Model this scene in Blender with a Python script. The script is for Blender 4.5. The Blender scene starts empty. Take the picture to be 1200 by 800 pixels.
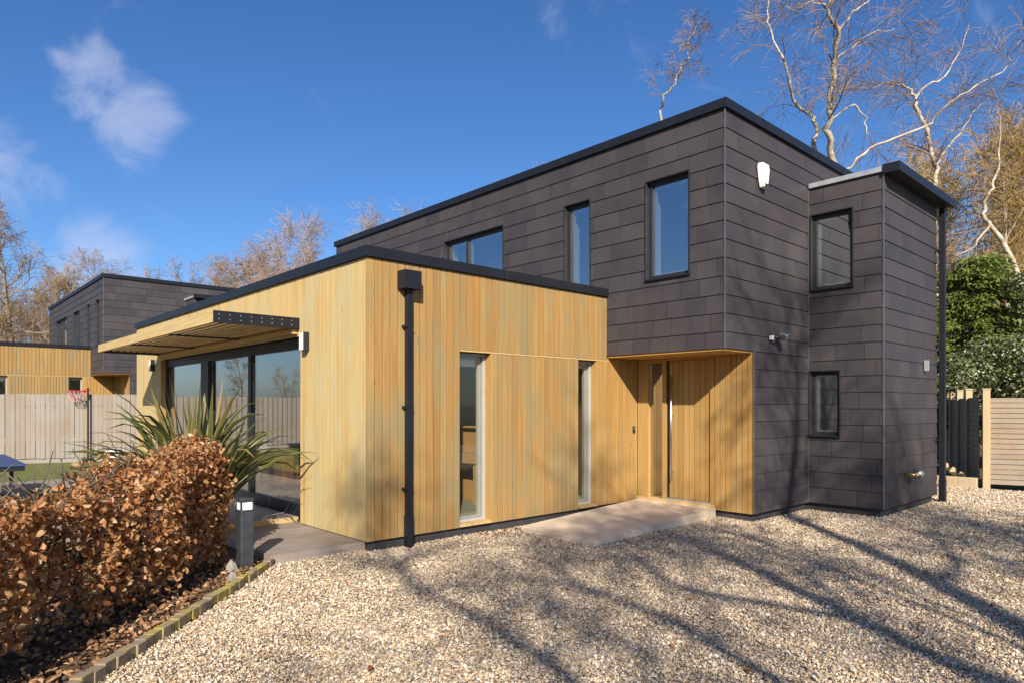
import bpy, math, random
import numpy as np
from mathutils import Vector, Matrix, Quaternion
R = math.radians
scene = bpy.context.scene
C = scene.collection

# ---------------------------------------------------------------- camera
cam_d = bpy.data.cameras.new('camera')
cam_d.sensor_width = 36.0
cam_d.lens = 787 / 1200 * 36
cam_d.shift_y = 0.0625
cam_d.clip_start = 0.05
cam_d.clip_end = 4000
cam = bpy.data.objects.new('camera', cam_d)
C.objects.link(cam)
cam.location = (0, 0, 1.6)
cam.rotation_euler = (R(90), 0, R(-42.6))
scene.camera = cam

# ---------------------------------------------------------------- light
SUN = Vector((1.0, 1.20, -0.92)).normalized()       # direction the light travels
ELEV = math.asin(-SUN.z)
ROT = math.atan2(-SUN.x, -SUN.y)
world = bpy.data.worlds.new('World')
scene.world = world
world.use_nodes = True
wn, wl = world.node_tree.nodes, world.node_tree.links
for n in list(wn):
    wn.remove(n)
w_out = wn.new('ShaderNodeOutputWorld')
w_bg = wn.new('ShaderNodeBackground')
w_bg.inputs['Strength'].default_value = 0.075
sky = wn.new('ShaderNodeTexSky')
sky.sky_type = 'NISHITA'
sky.sun_disc = False
sky.sun_elevation = ELEV
sky.sun_rotation = ROT
sky.altitude = 60
sky.air_density = 1.0
sky.dust_density = 0.9
sky.ozone_density = 4.0
wl.new(w_bg.outputs[0], w_out.inputs[0])
# thin wind-drawn cloud over the whole sky, thicker towards the low west
tc = wn.new('ShaderNodeTexCoord')
def wmath(op, a, b, clamp=False):
    n = wn.new('ShaderNodeMath'); n.operation = op; n.use_clamp = clamp
    for k, v in enumerate((a, b)):
        if isinstance(v, (int, float)): n.inputs[k].default_value = v
        else: wl.new(v, n.inputs[k])
    return n.outputs[0]
def wrange(v, a, b, c, d):
    n = wn.new('ShaderNodeMapRange'); n.interpolation_type = 'SMOOTHSTEP'
    for k, q in zip(('From Min', 'From Max', 'To Min', 'To Max'), (a, b, c, d)): n.inputs[k].default_value = q
    wl.new(v, n.inputs['Value']); return n.outputs[0]
def wnoise(scale, rot, loc, s, detail, rough, dist):
    mp = wn.new('ShaderNodeMapping')
    mp.inputs['Rotation'].default_value = rot; mp.inputs['Scale'].default_value = scale; mp.inputs['Location'].default_value = loc
    wl.new(tc.outputs['Generated'], mp.inputs['Vector'])
    nz = wn.new('ShaderNodeTexNoise')
    for k, q in zip(('Scale', 'Detail', 'Roughness', 'Distortion'), (s, detail, rough, dist)): nz.inputs[k].default_value = q
    wl.new(mp.outputs[0], nz.inputs['Vector']); return nz.outputs['Fac']
wisp = wnoise((3.0, 3.0, 4.2), (R(10), R(30), R(20)), (.35, .1, .4), 2.4, 10, .60, .6)
# single wisps, the same kind all round the sky
bank = None
for (dx, dy, dz), r0, r1 in (((.262, 1.120, .425), 4.6, .6), ((.215, 1.16, .475), 4.0, .5), ((.10, 1.24, .335), 5.2, .8), ((.22, 1.15, .20), 5.0, 1.0), ((-.9, .5, .5), 16, 3), ((.5, -.9, .45), 15, 3), ((-.8, -.4, .7), 14, 2), ((1.0, -.2, .5), 12, 3)):
    vd = wn.new('ShaderNodeVectorMath'); vd.operation = 'DOT_PRODUCT'
    wl.new(tc.outputs['Generated'], vd.inputs[0]); vd.inputs[1].default_value = Vector((dx, dy, dz)).normalized()
    q = wrange(vd.outputs['Value'], math.cos(R(r0)), math.cos(R(r1)), 0.0, .27 if r0 < 9 else .14)
    bank = q if bank is None else wmath('MAXIMUM', bank, q)
cover = wrange(wmath('ADD', wisp, bank), .60, .94, 0.0, .46)
mx = wn.new('ShaderNodeMix'); mx.data_type = 'RGBA'
wl.new(cover, mx.inputs['Factor'])
tint = wn.new('ShaderNodeMix'); tint.data_type = 'RGBA'; tint.blend_type = 'MULTIPLY'
tint.inputs['Factor'].default_value = 1.0
tint.inputs['B'].default_value = (0.88, 0.95, 1.12, 1)
hs = wn.new('ShaderNodeHueSaturation'); hs.inputs['Saturation'].default_value = 1.17
wl.new(sky.outputs[0], hs.inputs['Color']); wl.new(hs.outputs[0], tint.inputs['A'])
wl.new(tint.outputs['Result'], mx.inputs['A'])
mx.inputs['B'].default_value = (5.6, 5.8, 7.2, 1)
wl.new(mx.outputs['Result'], w_bg.inputs['Color'])

sun_d = bpy.data.lights.new('sun', 'SUN')
sun_d.energy = 5.0
sun_d.angle = R(0.53)
sun_d.color = (1.0, 0.93, 0.82)
sun = bpy.data.objects.new('sun', sun_d)
C.objects.link(sun)
sun.rotation_euler = SUN.to_track_quat('-Z', 'Y').to_euler()
sun.location = (-20, -16, 20)

scene.view_settings.view_transform = 'Standard'
scene.view_settings.look = 'None'
scene.view_settings.gamma = 1.0
scene.view_settings.exposure = 0.78
scene.view_settings.use_curve_mapping = False
scene.cycles.use_denoising = True
scene.cycles.max_bounces = 8
scene.cycles.transparent_max_bounces = 24
scene.cycles.sample_clamp_indirect = 6

# ---------------------------------------------------------------- materials
def new_mat(name):
    m = bpy.data.materials.new(name)
    m.use_nodes = True
    nt = m.node_tree
    b = nt.nodes['Principled BSDF']
    return m, nt.nodes, nt.links, b

def ramp(N, stops):
    r = N.new('ShaderNodeValToRGB')
    e = r.color_ramp.elements
    while len(e) < len(stops):
        e.new(0.5)
    for i, (p, c) in enumerate(stops):
        e[i].position = p
        e[i].color = (*c, 1)
    return r

def rnd_node(N, L):
    """one random number per object and per loose piece"""
    oi = N.new('ShaderNodeObjectInfo')
    g = N.new('ShaderNodeNewGeometry')
    a = N.new('ShaderNodeMath'); a.operation = 'ADD'
    L.new(oi.outputs['Random'], a.inputs[0]); L.new(g.outputs['Random Per Island'], a.inputs[1])
    f = N.new('ShaderNodeMath'); f.operation = 'FRACT'
    L.new(a.outputs[0], f.inputs[0])
    return f.outputs[0], g

def noise(N, L, vec, scale=(1, 1, 1), s=1.0, detail=4, rough=0.5, loc=(0, 0, 0)):
    m = N.new('ShaderNodeMapping')
    m.inputs['Scale'].default_value = scale
    m.inputs['Location'].default_value = loc
    L.new(vec, m.inputs['Vector'])
    n = N.new('ShaderNodeTexNoise')
    n.inputs['Scale'].default_value = s
    n.inputs['Detail'].default_value = detail
    n.inputs['Roughness'].default_value = rough
    L.new(m.outputs[0], n.inputs['Vector'])
    return n.outputs['Fac']

def mixc(N, L, fac, a, b, mode='MIX'):
    x = N.new('ShaderNodeMix'); x.data_type = 'RGBA'; x.blend_type = mode
    for k, v in (('Factor', fac), ('A', a), ('B', b)):
        if isinstance(v, (int, float)):
            x.inputs[k].default_value = v
        elif isinstance(v, tuple):
            x.inputs[k].default_value = (*v, 1)
        else:
            L.new(v, x.inputs[k])
    return x.outputs['Result']

def maprange(N, L, v, a, b, c=0.0, d=1.0):
    x = N.new('ShaderNodeMapRange')
    x.inputs['From Min'].default_value = a; x.inputs['From Max'].default_value = b
    x.inputs['To Min'].default_value = c; x.inputs['To Max'].default_value = d
    L.new(v, x.inputs['Value'])
    return x.outputs[0]

def bump(N, L, h, b, strength=0.3, dist=0.005):
    x = N.new('ShaderNodeBump')
    x.inputs['Strength'].default_value = strength
    x.inputs['Distance'].default_value = dist
    L.new(h, x.inputs['Height'])
    L.new(x.outputs[0], b.inputs['Normal'])

def simple(name, col, rough=0.5, metal=0.0, var=0.12, spec=0.5, nscale=6.0, bmp=0.0):
    m, N, L, b = new_mat(name)
    r, g = rnd_node(N, L)
    n = noise(N, L, g.outputs['Position'], s=nscale, detail=5)
    dark = tuple(c * (1 - var * 1.6) for c in col)
    lite = tuple(min(1, c * (1 + var)) for c in col)
    c1 = mixc(N, L, maprange(N, L, n, 0.3, 0.7), dark, lite)
    c2 = mixc(N, L, maprange(N, L, r, 0, 1, 0, var * 1.5), c1, dark)
    L.new(c2, b.inputs['Base Color'])
    b.inputs['Roughness'].default_value = rough
    b.inputs['Metallic'].default_value = metal
    b.inputs['Specular IOR Level'].default_value = spec
    if bmp:
        bump(N, L, noise(N, L, g.outputs['Position'], s=nscale * 12, detail=3), b, bmp, 0.004)
    return m

def wood(name, light, mid, grey, along='z', weather=0.55, rough=0.65, grain=1.0, streak=(0.30, 0.17, 0.05)):
    m, N, L, b = new_mat(name)
    r, g = rnd_node(N, L)
    P = g.outputs['Position']
    sc = {'z': (38, 38, 1.1), 'x': (1.1, 38, 38), 'y': (38, 1.1, 38)}[along]
    # shift the grain on each board
    off = N.new('ShaderNodeCombineXYZ')
    for k in range(3):
        L.new(maprange(N, L, r, 0, 1, 0, 37.0 + 11 * k), off.inputs[k])
    va = N.new('ShaderNodeVectorMath'); va.operation = 'ADD'
    L.new(P, va.inputs[0]); L.new(off.outputs[0], va.inputs[1])
    gr = noise(N, L, va.outputs[0], sc, 1.0, 6, 0.62)
    fine = noise(N, L, va.outputs[0], tuple(s * 3.2 for s in sc), 1.0, 3, 0.6)
    tone = ramp(N, [(0.0, mid), (0.4, light), (0.75, tuple(0.5 * (a + c) for a, c in zip(light, mid))), (1.0, tuple(0.84 * c for c in mid))])
    L.new(r, tone.inputs['Fac'])
    c = mixc(N, L, maprange(N, L, gr, 0.42, 0.70, 0, 0.62 * grain), tone.outputs[0], streak)
    c = mixc(N, L, maprange(N, L, fine, 0.5, 0.8, 0, 0.35 * grain), c, streak)
    dr_ = noise(N, L, P, (0.9, 0.9, 0.35), 1.0, 4, 0.6, (11, 4, 2))
    c = mixc(N, L, maprange(N, L, dr_, 0.42, 0.66, 0, 0.55 * weather), c, tuple(q * f for q, f in zip(mid, (1.0, .93, .85))))
    wz = noise(N, L, P, (2.6, 2.6, 0.9), 1.0, 6, 0.62, (3, 1, 7))
    wv = N.new('ShaderNodeMath'); wv.operation = 'ADD'
    L.new(wz, wv.inputs[0]); L.new(maprange(N, L, r, 0, 1, -0.07, 0.07), wv.inputs[1])
    c = mixc(N, L, maprange(N, L, wv.outputs[0], 0.42, 0.64, 0, weather * 1.3), c, grey)
    # knots
    vo = N.new('ShaderNodeTexVoronoi'); vo.inputs['Scale'].default_value = 1.0
    mk = N.new('ShaderNodeMapping'); mk.inputs['Scale'].default_value = tuple(4.0 if s > 5 else 1.7 for s in sc)
    L.new(va.outputs[0], mk.inputs['Vector']); L.new(mk.outputs[0], vo.inputs['Vector'])
    c = mixc(N, L, maprange(N, L, vo.outputs['Distance'], 0.10, 0.02, 0, 0.6), c, streak)
    L.new(c, b.inputs['Base Color'])
    b.inputs['Roughness'].default_value = rough
    b.inputs['Specular IOR Level'].default_value = 0.25
    bump(N, L, fine, b, 0.25, 0.003)
    return m

M = {}
M['clad'] = wood('larch_cladding', (0.342, 0.220, 0.082), (0.325, 0.174, 0.053), (0.222, 0.180, 0.090), weather=.62, streak=(0.18, 0.10, 0.035))
M['clad_porch'] = wood('sheltered_larch_cladding', (0.40, 0.235, 0.076), (0.36, 0.19, 0.05), (0.28, 0.205, 0.09), weather=.35, streak=(0.18, 0.10, 0.035))
M['clad_side'] = wood('bleached_larch_cladding', (0.53, 0.385, 0.165), (0.49, 0.32, 0.12), (0.41, 0.355, 0.195), streak=(0.31, 0.20, 0.08))
M['clad_door'] = wood('larch_door', (0.40, 0.24, 0.08), (0.34, 0.185, 0.052), (0.31, 0.225, 0.09), weather=0.3)
M['beam'] = wood('larch_beam', (0.56, 0.40, 0.18), (0.50, 0.335, 0.14), (0.43, 0.36, 0.20), along='y', weather=0.3)
M['soffit'] = wood('larch_soffit', (0.60, 0.34, 0.10), (0.52, 0.27, 0.07), (0.5, 0.3, 0.1), along='y', weather=0.2)
M['deck'] = wood('deck_board', (0.30, 0.24, 0.19), (0.25, 0.19, 0.15), (0.26, 0.23, 0.20), along='x', weather=0.6, streak=(0.10, 0.08, 0.06))
M['fence'] = wood('weathered_fence_board', (0.265, 0.225, 0.185), (0.23, 0.185, 0.145), (0.25, 0.225, 0.195), weather=0.7, streak=(0.20, 0.16, 0.12))
M['fence_slat'] = wood('fence_slat', (0.28, 0.215, 0.145), (0.235, 0.17, 0.11), (0.24, 0.20, 0.15), along='y', weather=0.6, streak=(0.17, 0.11, 0.06))
M['fence_slat_x'] = wood('fence_slat_far', (0.36, 0.27, 0.18), (0.30, 0.21, 0.13), (0.30, 0.25, 0.19), along='x', weather=0.6, streak=(0.14, 0.09, 0.05))
M['post'] = wood('fence_post', (0.50, 0.38, 0.23), (0.46, 0.33, 0.18), (0.42, 0.35, 0.24), weather=0.4, streak=(0.24, 0.16, 0.09))
M['piano'] = wood('piano_oak', (0.40, 0.24, 0.09), (0.34, 0.19, 0.07), (0.3, 0.18, 0.08), weather=0.2, rough=0.35)

def slate_mat():
    m, N, L, b = new_mat('fibre_slate')
    r, g = rnd_node(N, L)
    P = g.outputs['Position']
    base = ramp(N, [(0.0, (0.036, 0.031, 0.034)), (0.5, (0.044, 0.037, 0.040)), (1.0, (0.053, 0.045, 0.047))])
    L.new(r, base.inputs['Fac'])
    n = noise(N, L, P, s=2.2, detail=6, rough=0.6)
    c = mixc(N, L, maprange(N, L, n, 0.4, 0.75, 0, 0.35), base.outputs[0], (0.080, 0.066, 0.058))
    n2 = noise(N, L, P, (7, 7, 1.2), 1.0, 5, 0.6)
    c = mixc(N, L, maprange(N, L, n2, 0.5, 0.8, 0, 0.35), c, (0.035, 0.03, 0.034))
    L.new(c, b.inputs['Base Color'])
    L.new(maprange(N, L, n, 0.3, 0.7, 0.5, 0.66), b.inputs['Roughness'])
    b.inputs['Specular IOR Level'].default_value = 0.28
    bump(N, L, noise(N, L, P, s=60, detail=3), b, 0.12, 0.002)
    return m
M['slate'] = slate_mat()
M['slate_gap'] = simple('slate_backing', (0.018, 0.016, 0.017), 0.8, var=0.1)
M['wrap'] = simple('breather_membrane', (0.035, 0.028, 0.02), 0.8, var=0.1)
M['metal_dark'] = simple('powder_coated_metal', (0.011, 0.012, 0.016), 0.45, spec=0.3, var=0.12, nscale=3)
M['metal_grey'] = simple('window_frame_grey', (0.019, 0.020, 0.023), 0.5, spec=0.35, var=0.08)
M['trim'] = simple('zinc_trim', (0.22, 0.21, 0.21), 0.38, metal=0.7, var=0.15)
M['zinc'] = simple('zinc_flashing', (0.46, 0.46, 0.47), 0.45, metal=0.5, var=0.1)
M['steel'] = simple('brushed_steel', (0.62, 0.61, 0.60), 0.28, metal=1.0, var=0.05)
M['white'] = simple('white_paint', (0.70, 0.68, 0.63), 0.45, var=0.03)
M['frame_pale'] = simple('pale_grey_frame', (0.36, 0.345, 0.31), 0.5, var=0.05)
M['plaster'] = simple('plaster', (0.74, 0.72, 0.68), 0.8, var=0.03)
M['plinth'] = simple('plinth_brick', (0.040, 0.036, 0.038), 0.75, var=0.2, bmp=0.3)
M['roof'] = simple('roof_membrane', (0.10, 0.10, 0.105), 0.8, var=0.15)
M['floor_in'] = simple('interior_floor', (0.22, 0.22, 0.15), 0.5, var=0.15)
M['leather'] = simple('tan_leather', (0.42, 0.20, 0.035), 0.42, var=0.15, nscale=9)
M['throw'] = simple('white_throw', (0.72, 0.70, 0.66), 0.9, var=0.12, nscale=20, bmp=0.5)
M['cushion_green'] = simple('green_cushion', (0.05, 0.09, 0.06), 0.9, var=0.15)
M['cushion_cream'] = simple('cream_cushion', (0.66, 0.50, 0.34), 0.9, var=0.1)
M['cream'] = simple('cream_fabric', (0.66, 0.60, 0.46), 0.85, var=0.08)
M['black'] = simple('black_plastic', (0.014, 0.014, 0.016), 0.4, var=0.1)
M['red'] = simple('red_steel', (0.60, 0.05, 0.06), 0.4, var=0.1)
M['net'] = simple('net_cord', (0.62, 0.35, 0.34), 0.8, var=0.1)
M['blue'] = simple('blue_table_top', (0.030, 0.055, 0.14), 0.45, var=0.12)
M['ceramic'] = simple('white_ceramic', (0.80, 0.79, 0.75), 0.3, var=0.05)
M['pot'] = simple('terracotta_dark', (0.07, 0.065, 0.06), 0.7, var=0.2)
M['stone'] = simple('grey_stone', (0.28, 0.25, 0.21), 0.85, var=0.25, nscale=14, bmp=0.5)
M['brass'] = simple('brass_valve', (0.62, 0.42, 0.18), 0.35, metal=0.8, var=0.1)
M['patio'] = simple('patio_slab', (0.30, 0.29, 0.28), 0.8, var=0.15, nscale=5, bmp=0.2)
M['bollard'] = simple('bollard_metal', (0.040, 0.043, 0.050), 0.5, var=0.3, nscale=9)

def glass_mat(name, base=0.06, k=1.5, tintc=(0.93, 0.96, 0.95)):
    m = bpy.data.materials.new(name); m.use_nodes = True
    N, L = m.node_tree.nodes, m.node_tree.links
    N.remove(N['Principled BSDF'])
    out = N['Material Output']
    tr = N.new('ShaderNodeBsdfTransparent'); tr.inputs[0].default_value = (*tintc, 1)
    gl = N.new('ShaderNodeBsdfGlossy'); gl.inputs['Roughness'].default_value = 0.0
    fr = N.new('ShaderNodeFresnel'); fr.inputs['IOR'].default_value = 1.5
    ml = N.new('ShaderNodeMath'); ml.operation = 'MULTIPLY_ADD'; ml.use_clamp = True
    ml.inputs[1].default_value = k; ml.inputs[2].default_value = base
    gg = N.new('ShaderNodeNewGeometry')
    io = N.new('ShaderNodeMapRange'); io.inputs['To Min'].default_value = 1.5; io.inputs['To Max'].default_value = 1 / 1.5
    L.new(gg.outputs['Backfacing'], io.inputs['Value']); L.new(io.outputs[0], fr.inputs['IOR'])
    L.new(fr.outputs[0], ml.inputs[0])
    mx_ = N.new('ShaderNodeMixShader')
    L.new(ml.outputs[0], mx_.inputs[0]); L.new(tr.outputs[0], mx_.inputs[1]); L.new(gl.outputs[0], mx_.inputs[2])
    L.new(mx_.outputs[0], out.inputs['Surface'])
    return m
M['glass'] = glass_mat('coated_glass', 0.40, 1.0, (0.90, 0.92, 0.91))
M['glass_door'] = glass_mat('sliding_door_glass', 0.16, 2.1, (0.95, 0.96, 0.95))
M['glass_low'] = glass_mat('window_glass', 0.02, 1.0, (0.94, 0.95, 0.93))

def concrete_mat():
    m, N, L, b = new_mat('entrance_concrete')
    g = N.new('ShaderNodeNewGeometry'); P = g.outputs['Position']
    n = noise(N, L, P, s=1.6, detail=7, rough=0.6)
    n2 = noise(N, L, P, s=14, detail=5, rough=0.7)
    c = mixc(N, L, maprange(N, L, n, 0.35, 0.68), (0.54, 0.425, 0.30), (0.70, 0.57, 0.43))
    c = mixc(N, L, maprange(N, L, n2, 0.45, 0.75, 0, 0.35), c, (0.38, 0.31, 0.235))
    L.new(c, b.inputs['Base Color']); b.inputs['Roughness'].default_value = 0.8
    bump(N, L, noise(N, L, P, s=90, detail=3), b, 0.25, 0.003)
    return m
M['concrete'] = concrete_mat()

def pebble_mat():
    m, N, L, b = new_mat('pebble')
    at = N.new('ShaderNodeAttribute'); at.attribute_type = 'INSTANCER'; at.attribute_name = 'tone'
    r = ramp(N, [(0.0, (0.07, 0.052, 0.038)), (0.13, (0.18, 0.126, 0.082)), (0.27, (0.39, 0.28, 0.174)), (0.40, (0.53, 0.35, 0.184)),
                 (0.53, (0.59, 0.45, 0.292)), (0.66, (0.37, 0.30, 0.222)), (0.79, (0.66, 0.535, 0.375)), (0.91, (0.76, 0.645, 0.48)), (1.0, (0.83, 0.76, 0.62))])
    L.new(at.outputs['Fac'], r.inputs['Fac'])
    g = N.new('ShaderNodeNewGeometry')
    n = noise(N, L, g.outputs['Position'], s=160, detail=3)
    c = mixc(N, L, maprange(N, L, n, 0.35, 0.7, 0, 0.4), r.outputs[0], (0.30, 0.22, 0.15))
    L.new(c, b.inputs['Base Color']); b.inputs['Roughness'].default_value = 0.6
    b.inputs['Specular IOR Level'].default_value = 0.35
    return m
M['pebble'] = pebble_mat()

def gravel_base(name, k=1.0):
    m, N, L, b = new_mat(name)
    g = N.new('ShaderNodeNewGeometry')
    vo = N.new('ShaderNodeTexVoronoi'); vo.inputs['Scale'].default_value = 48
    L.new(g.outputs['Position'], vo.inputs['Vector'])
    sx = N.new('ShaderNodeSeparateColor'); L.new(vo.outputs['Color'], sx.inputs[0])
    r = ramp(N, [(0.0, tuple(k * c for c in (0.10, 0.08, 0.07))), (0.25, tuple(k * c for c in (0.30, 0.24, 0.18))), (0.5, tuple(k * c for c in (0.50, 0.40, 0.28))),
                 (0.75, tuple(k * c for c in (0.42, 0.37, 0.31))), (1.0, tuple(k * c for c in (0.70, 0.62, 0.51)))])
    L.new(sx.outputs[0], r.inputs['Fac'])
    L.new(r.outputs[0], b.inputs['Base Color']); b.inputs['Roughness'].default_value = 0.8
    bump(N, L, maprange(N, L, vo.outputs['Distance'], 0, 0.6, 1, 0), b, 0.8, 0.012)
    return m
M['gravel'] = gravel_base('gravel_base')
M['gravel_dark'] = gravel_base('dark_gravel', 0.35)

def ground_mat(name, c1, c2, c3, s=1.0):
    m, N, L, b = new_mat(name)
    g = N.new('ShaderNodeNewGeometry'); P = g.outputs['Position']
    n = noise(N, L, P, s=0.6 * s, detail=8, rough=0.65)
    n2 = noise(N, L, P, s=30 * s, detail=4, rough=0.7)
    c = mixc(N, L, maprange(N, L, n, 0.35, 0.65), c1, c2)
    c = mixc(N, L, maprange(N, L, n2, 0.4, 0.7, 0, 0.6), c, c3)
    L.new(c, b.inputs['Base Color']); b.inputs['Roughness'].default_value = 0.9
    b.inputs['Specular IOR Level'].default_value = 0.1
    bump(N, L, n2, b, 0.6, 0.02)
    return m
M['grass'] = ground_mat('lawn_grass', (0.10, 0.115, 0.032), (0.135, 0.15, 0.045), (0.18, 0.16, 0.07))
M['field'] = ground_mat('field', (0.07, 0.08, 0.03), (0.11, 0.10, 0.045), (0.09, 0.07, 0.035), 0.05)
M['mulch'] = ground_mat('bark_mulch', (0.070, 0.042, 0.027), (0.12, 0.072, 0.045), (0.18, 0.115, 0.072), 2.0)
M['hill'] = ground_mat('distant_hill', (0.10, 0.12, 0.13), (0.14, 0.15, 0.15), (0.10, 0.10, 0.10), 0.02)

def leaf_mat(name, stops, trans=0.3, rough=0.45, spec=0.4):
    m = bpy.data.materials.new(name); m.use_nodes = True
    N, L = m.node_tree.nodes, m.node_tree.links
    b = N['Principled BSDF']; out = N['Material Output']
    r, g = rnd_node(N, L)
    rp = ramp(N, stops)
    L.new(r, rp.inputs['Fac'])
    n = noise(N, L, g.outputs['Position'], s=70, detail=3)
    c = mixc(N, L, maprange(N, L, n, 0.4, 0.75, 0, 0.4), rp.outputs[0], tuple(0.55 * k for k in stops[0][1]))
    L.new(c, b.inputs['Base Color'])
    b.inputs['Roughness'].default_value = rough
    b.inputs['Specular IOR Level'].default_value = spec
    t = N.new('ShaderNodeBsdfTranslucent'); L.new(c, t.inputs['Color'])
    ms = N.new('ShaderNodeMixShader'); ms.inputs[0].default_value = trans
    L.new(b.outputs[0], ms.inputs[1]); L.new(t.outputs[0], ms.inputs[2])
    L.new(ms.outputs[0], out.inputs['Surface'])
    return m
M['beech'] = leaf_mat('beech_leaf', [(0.0, (0.29, 0.12, 0.042)), (0.3, (0.47, 0.215, 0.078)), (0.6, (0.60, 0.31, 0.125)), (0.85, (0.62, 0.37, 0.17)), (0.97, (0.70, 0.50, 0.29)), (1.0, (0.30, 0.27, 0.08))], 0.5, 0.42, 0.5)
M['litter'] = leaf_mat('leaf_litter', [(0.0, (0.13, 0.065, 0.032)), (0.5, (0.30, 0.16, 0.075)), (1.0, (0.48, 0.30, 0.16))], 0.1, 0.7, 0.2)
M['conifer'] = leaf_mat('conifer_leaf', [(0.0, (0.075, 0.105, 0.020)), (0.5, (0.15, 0.19, 0.036)), (1.0, (0.24, 0.26, 0.06))], 0.25, 0.6, 0.2)
M['laurel'] = leaf_mat('laurel_leaf', [(0.0, (0.07, 0.09, 0.026)), (0.5, (0.135, 0.155, 0.05)), (0.85, (0.21, 0.225, 0.085)), (1.0, (0.28, 0.28, 0.13))], 0.2, 0.32, 0.6)
M['catkin'] = leaf_mat('golden_bud', [(0.0, (0.20, 0.13, 0.04)), (0.5, (0.30, 0.20, 0.06)), (1.0, (0.40, 0.29, 0.08))], 0.3, 0.7, 0.2)

def bark_mat(name, c1, c2, c3, scale=(8, 8, 2.0)):
    m, N, L, b = new_mat(name)
    g = N.new('ShaderNodeNewGeometry'); P = g.outputs['Position']
    n = noise(N, L, P, scale, 1.0, 6, 0.65)
    n2 = noise(N, L, P, tuple(s * 0.4 for s in scale), 1.0, 4, 0.5, (5, 2, 9))
    c = mixc(N, L, maprange(N, L, n, 0.4, 0.65), c1, c2)
    c = mixc(N, L, maprange(N, L, n2, 0.5, 0.7, 0, 0.8), c, c3)
    L.new(c, b.inputs['Base Color']); b.inputs['Roughness'].default_value = 0.85
    b.inputs['Specular IOR Level'].default_value = 0.15
    bump(N, L, n, b, 0.4, 0.02)
    return m
M['birch'] = bark_mat('birch_bark', (0.37, 0.30, 0.215), (0.54, 0.455, 0.35), (0.12, 0.085, 0.055), (4, 4, 9))
M['birch_twig'] = bark_mat('birch_twig', (0.21, 0.14, 0.085), (0.29, 0.20, 0.125), (0.14, 0.09, 0.055))
M['bark'] = bark_mat('grey_brown_bark', (0.20, 0.155, 0.10), (0.30, 0.24, 0.155), (0.16, 0.15, 0.07))
M['twig'] = bark_mat('brown_twig', (0.22, 0.145, 0.085), (0.31, 0.21, 0.13), (0.18, 0.12, 0.07))
M['twig_gold'] = bark_mat('golden_twig', (0.29, 0.19, 0.07), (0.38, 0.26, 0.10), (0.20, 0.13, 0.06))
M['twig_pale'] = bark_mat('pale_twig', (0.27, 0.195, 0.145), (0.35, 0.26, 0.20), (0.21, 0.14, 0.10))
M['bark_pale'] = bark_mat('pale_bark', (0.28, 0.22, 0.15), (0.37, 0.30, 0.21), (0.20, 0.15, 0.10))
M['stem'] = bark_mat('hedge_stem', (0.09, 0.07, 0.05), (0.14, 0.11, 0.08), (0.06, 0.05, 0.04))

def kerb_mat():
    m, N, L, b = new_mat('mossy_kerb')
    r, g = rnd_node(N, L); P = g.outputs['Position']
    n = noise(N, L, P, s=9, detail=6)
    c = mixc(N, L, n, (0.17, 0.125, 0.08), (0.30, 0.235, 0.155))
    c = mixc(N, L, maprange(N, L, r, 0, 1, 0, 0.4), c, (0.14, 0.11, 0.08))
    mo = noise(N, L, P, s=3.4, detail=7, rough=0.65, loc=(2, 6, 1))
    c = mixc(N, L, maprange(N, L, mo, 0.48, 0.57, 0, 0.9), c, (0.33, 0.255, 0.045))
    L.new(c, b.inputs['Base Color']); b.inputs['Roughness'].default_value = 0.9
    bump(N, L, noise(N, L, P, s=60, detail=4), b, 0.6, 0.006)
    return m
M['kerb'] = kerb_mat()

def phorm_mat():
    m = leaf_mat('flax_leaf', [(0.0, (0.050, 0.060, 0.018)), (0.35, (0.080, 0.092, 0.026)), (0.65, (0.125, 0.125, 0.038)), (0.9, (0.20, 0.165, 0.055)), (1.0, (0.32, 0.20, 0.08))], 0.22, 0.38, 0.5)
    return m
M['flax'] = phorm_mat()
M['flax_edge'] = leaf_mat('flax_leaf_edge', [(0.0, (0.34, 0.30, 0.09)), (1.0, (0.46, 0.37, 0.14))], 0.3, 0.45, 0.3)

# ---------------------------------------------------------------- helpers
def tag(o, label=None, cat=None, group=None, kind=None):
    if label: o['label'] = label
    if cat: o['category'] = cat
    if group: o['group'] = group
    if kind: o['kind'] = kind
    return o

def empty(name, loc=(0, 0, 0), parent=None):
    o = bpy.data.objects.new(name, None)
    o.empty_display_size = 0.3
    C.objects.link(o)
    o.location = loc
    if parent: o.parent = parent
    return o

def base_of(o):
    """world position of an unrotated, unscaled ancestor chain"""
    p = Vector((0, 0, 0))
    while o is not None:
        p += o.location
        o = o.parent
    return p

def add_obj(name, me, parent=None, loc=(0, 0, 0)):
    o = bpy.data.objects.new(name, me)
    C.objects.link(o)
    if parent is not None:
        o.parent = parent
        loc = Vector(loc) - base_of(parent)
    o.location = loc
    return o

def mesh_np(name, verts, faces, mat, smooth=False):
    me = bpy.data.meshes.new(name)
    me.from_pydata([tuple(v) for v in verts], [], faces)
    if mat is not None:
        me.materials.append(M[mat] if isinstance(mat, str) else mat)
    if smooth:
        me.polygons.foreach_set('use_smooth', [True] * len(me.polygons))
    me.update()
    return me

CUBE_F = [(0, 3, 2, 1), (4, 5, 6, 7), (0, 1, 5, 4), (1, 2, 6, 5), (2, 3, 7, 6), (3, 0, 4, 7)]
def cube_v(x0, y0, z0, x1, y1, z1):
    return [(x0, y0, z0), (x1, y0, z0), (x1, y1, z0), (x0, y1, z0), (x0, y0, z1), (x1, y0, z1), (x1, y1, z1), (x0, y1, z1)]
_unit = {}
def unit_box(mat):
    if mat not in _unit:
        _unit[mat] = mesh_np('box_' + mat, cube_v(-.5, -.5, -.5, .5, .5, .5), CUBE_F, mat)
    return _unit[mat]

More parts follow.
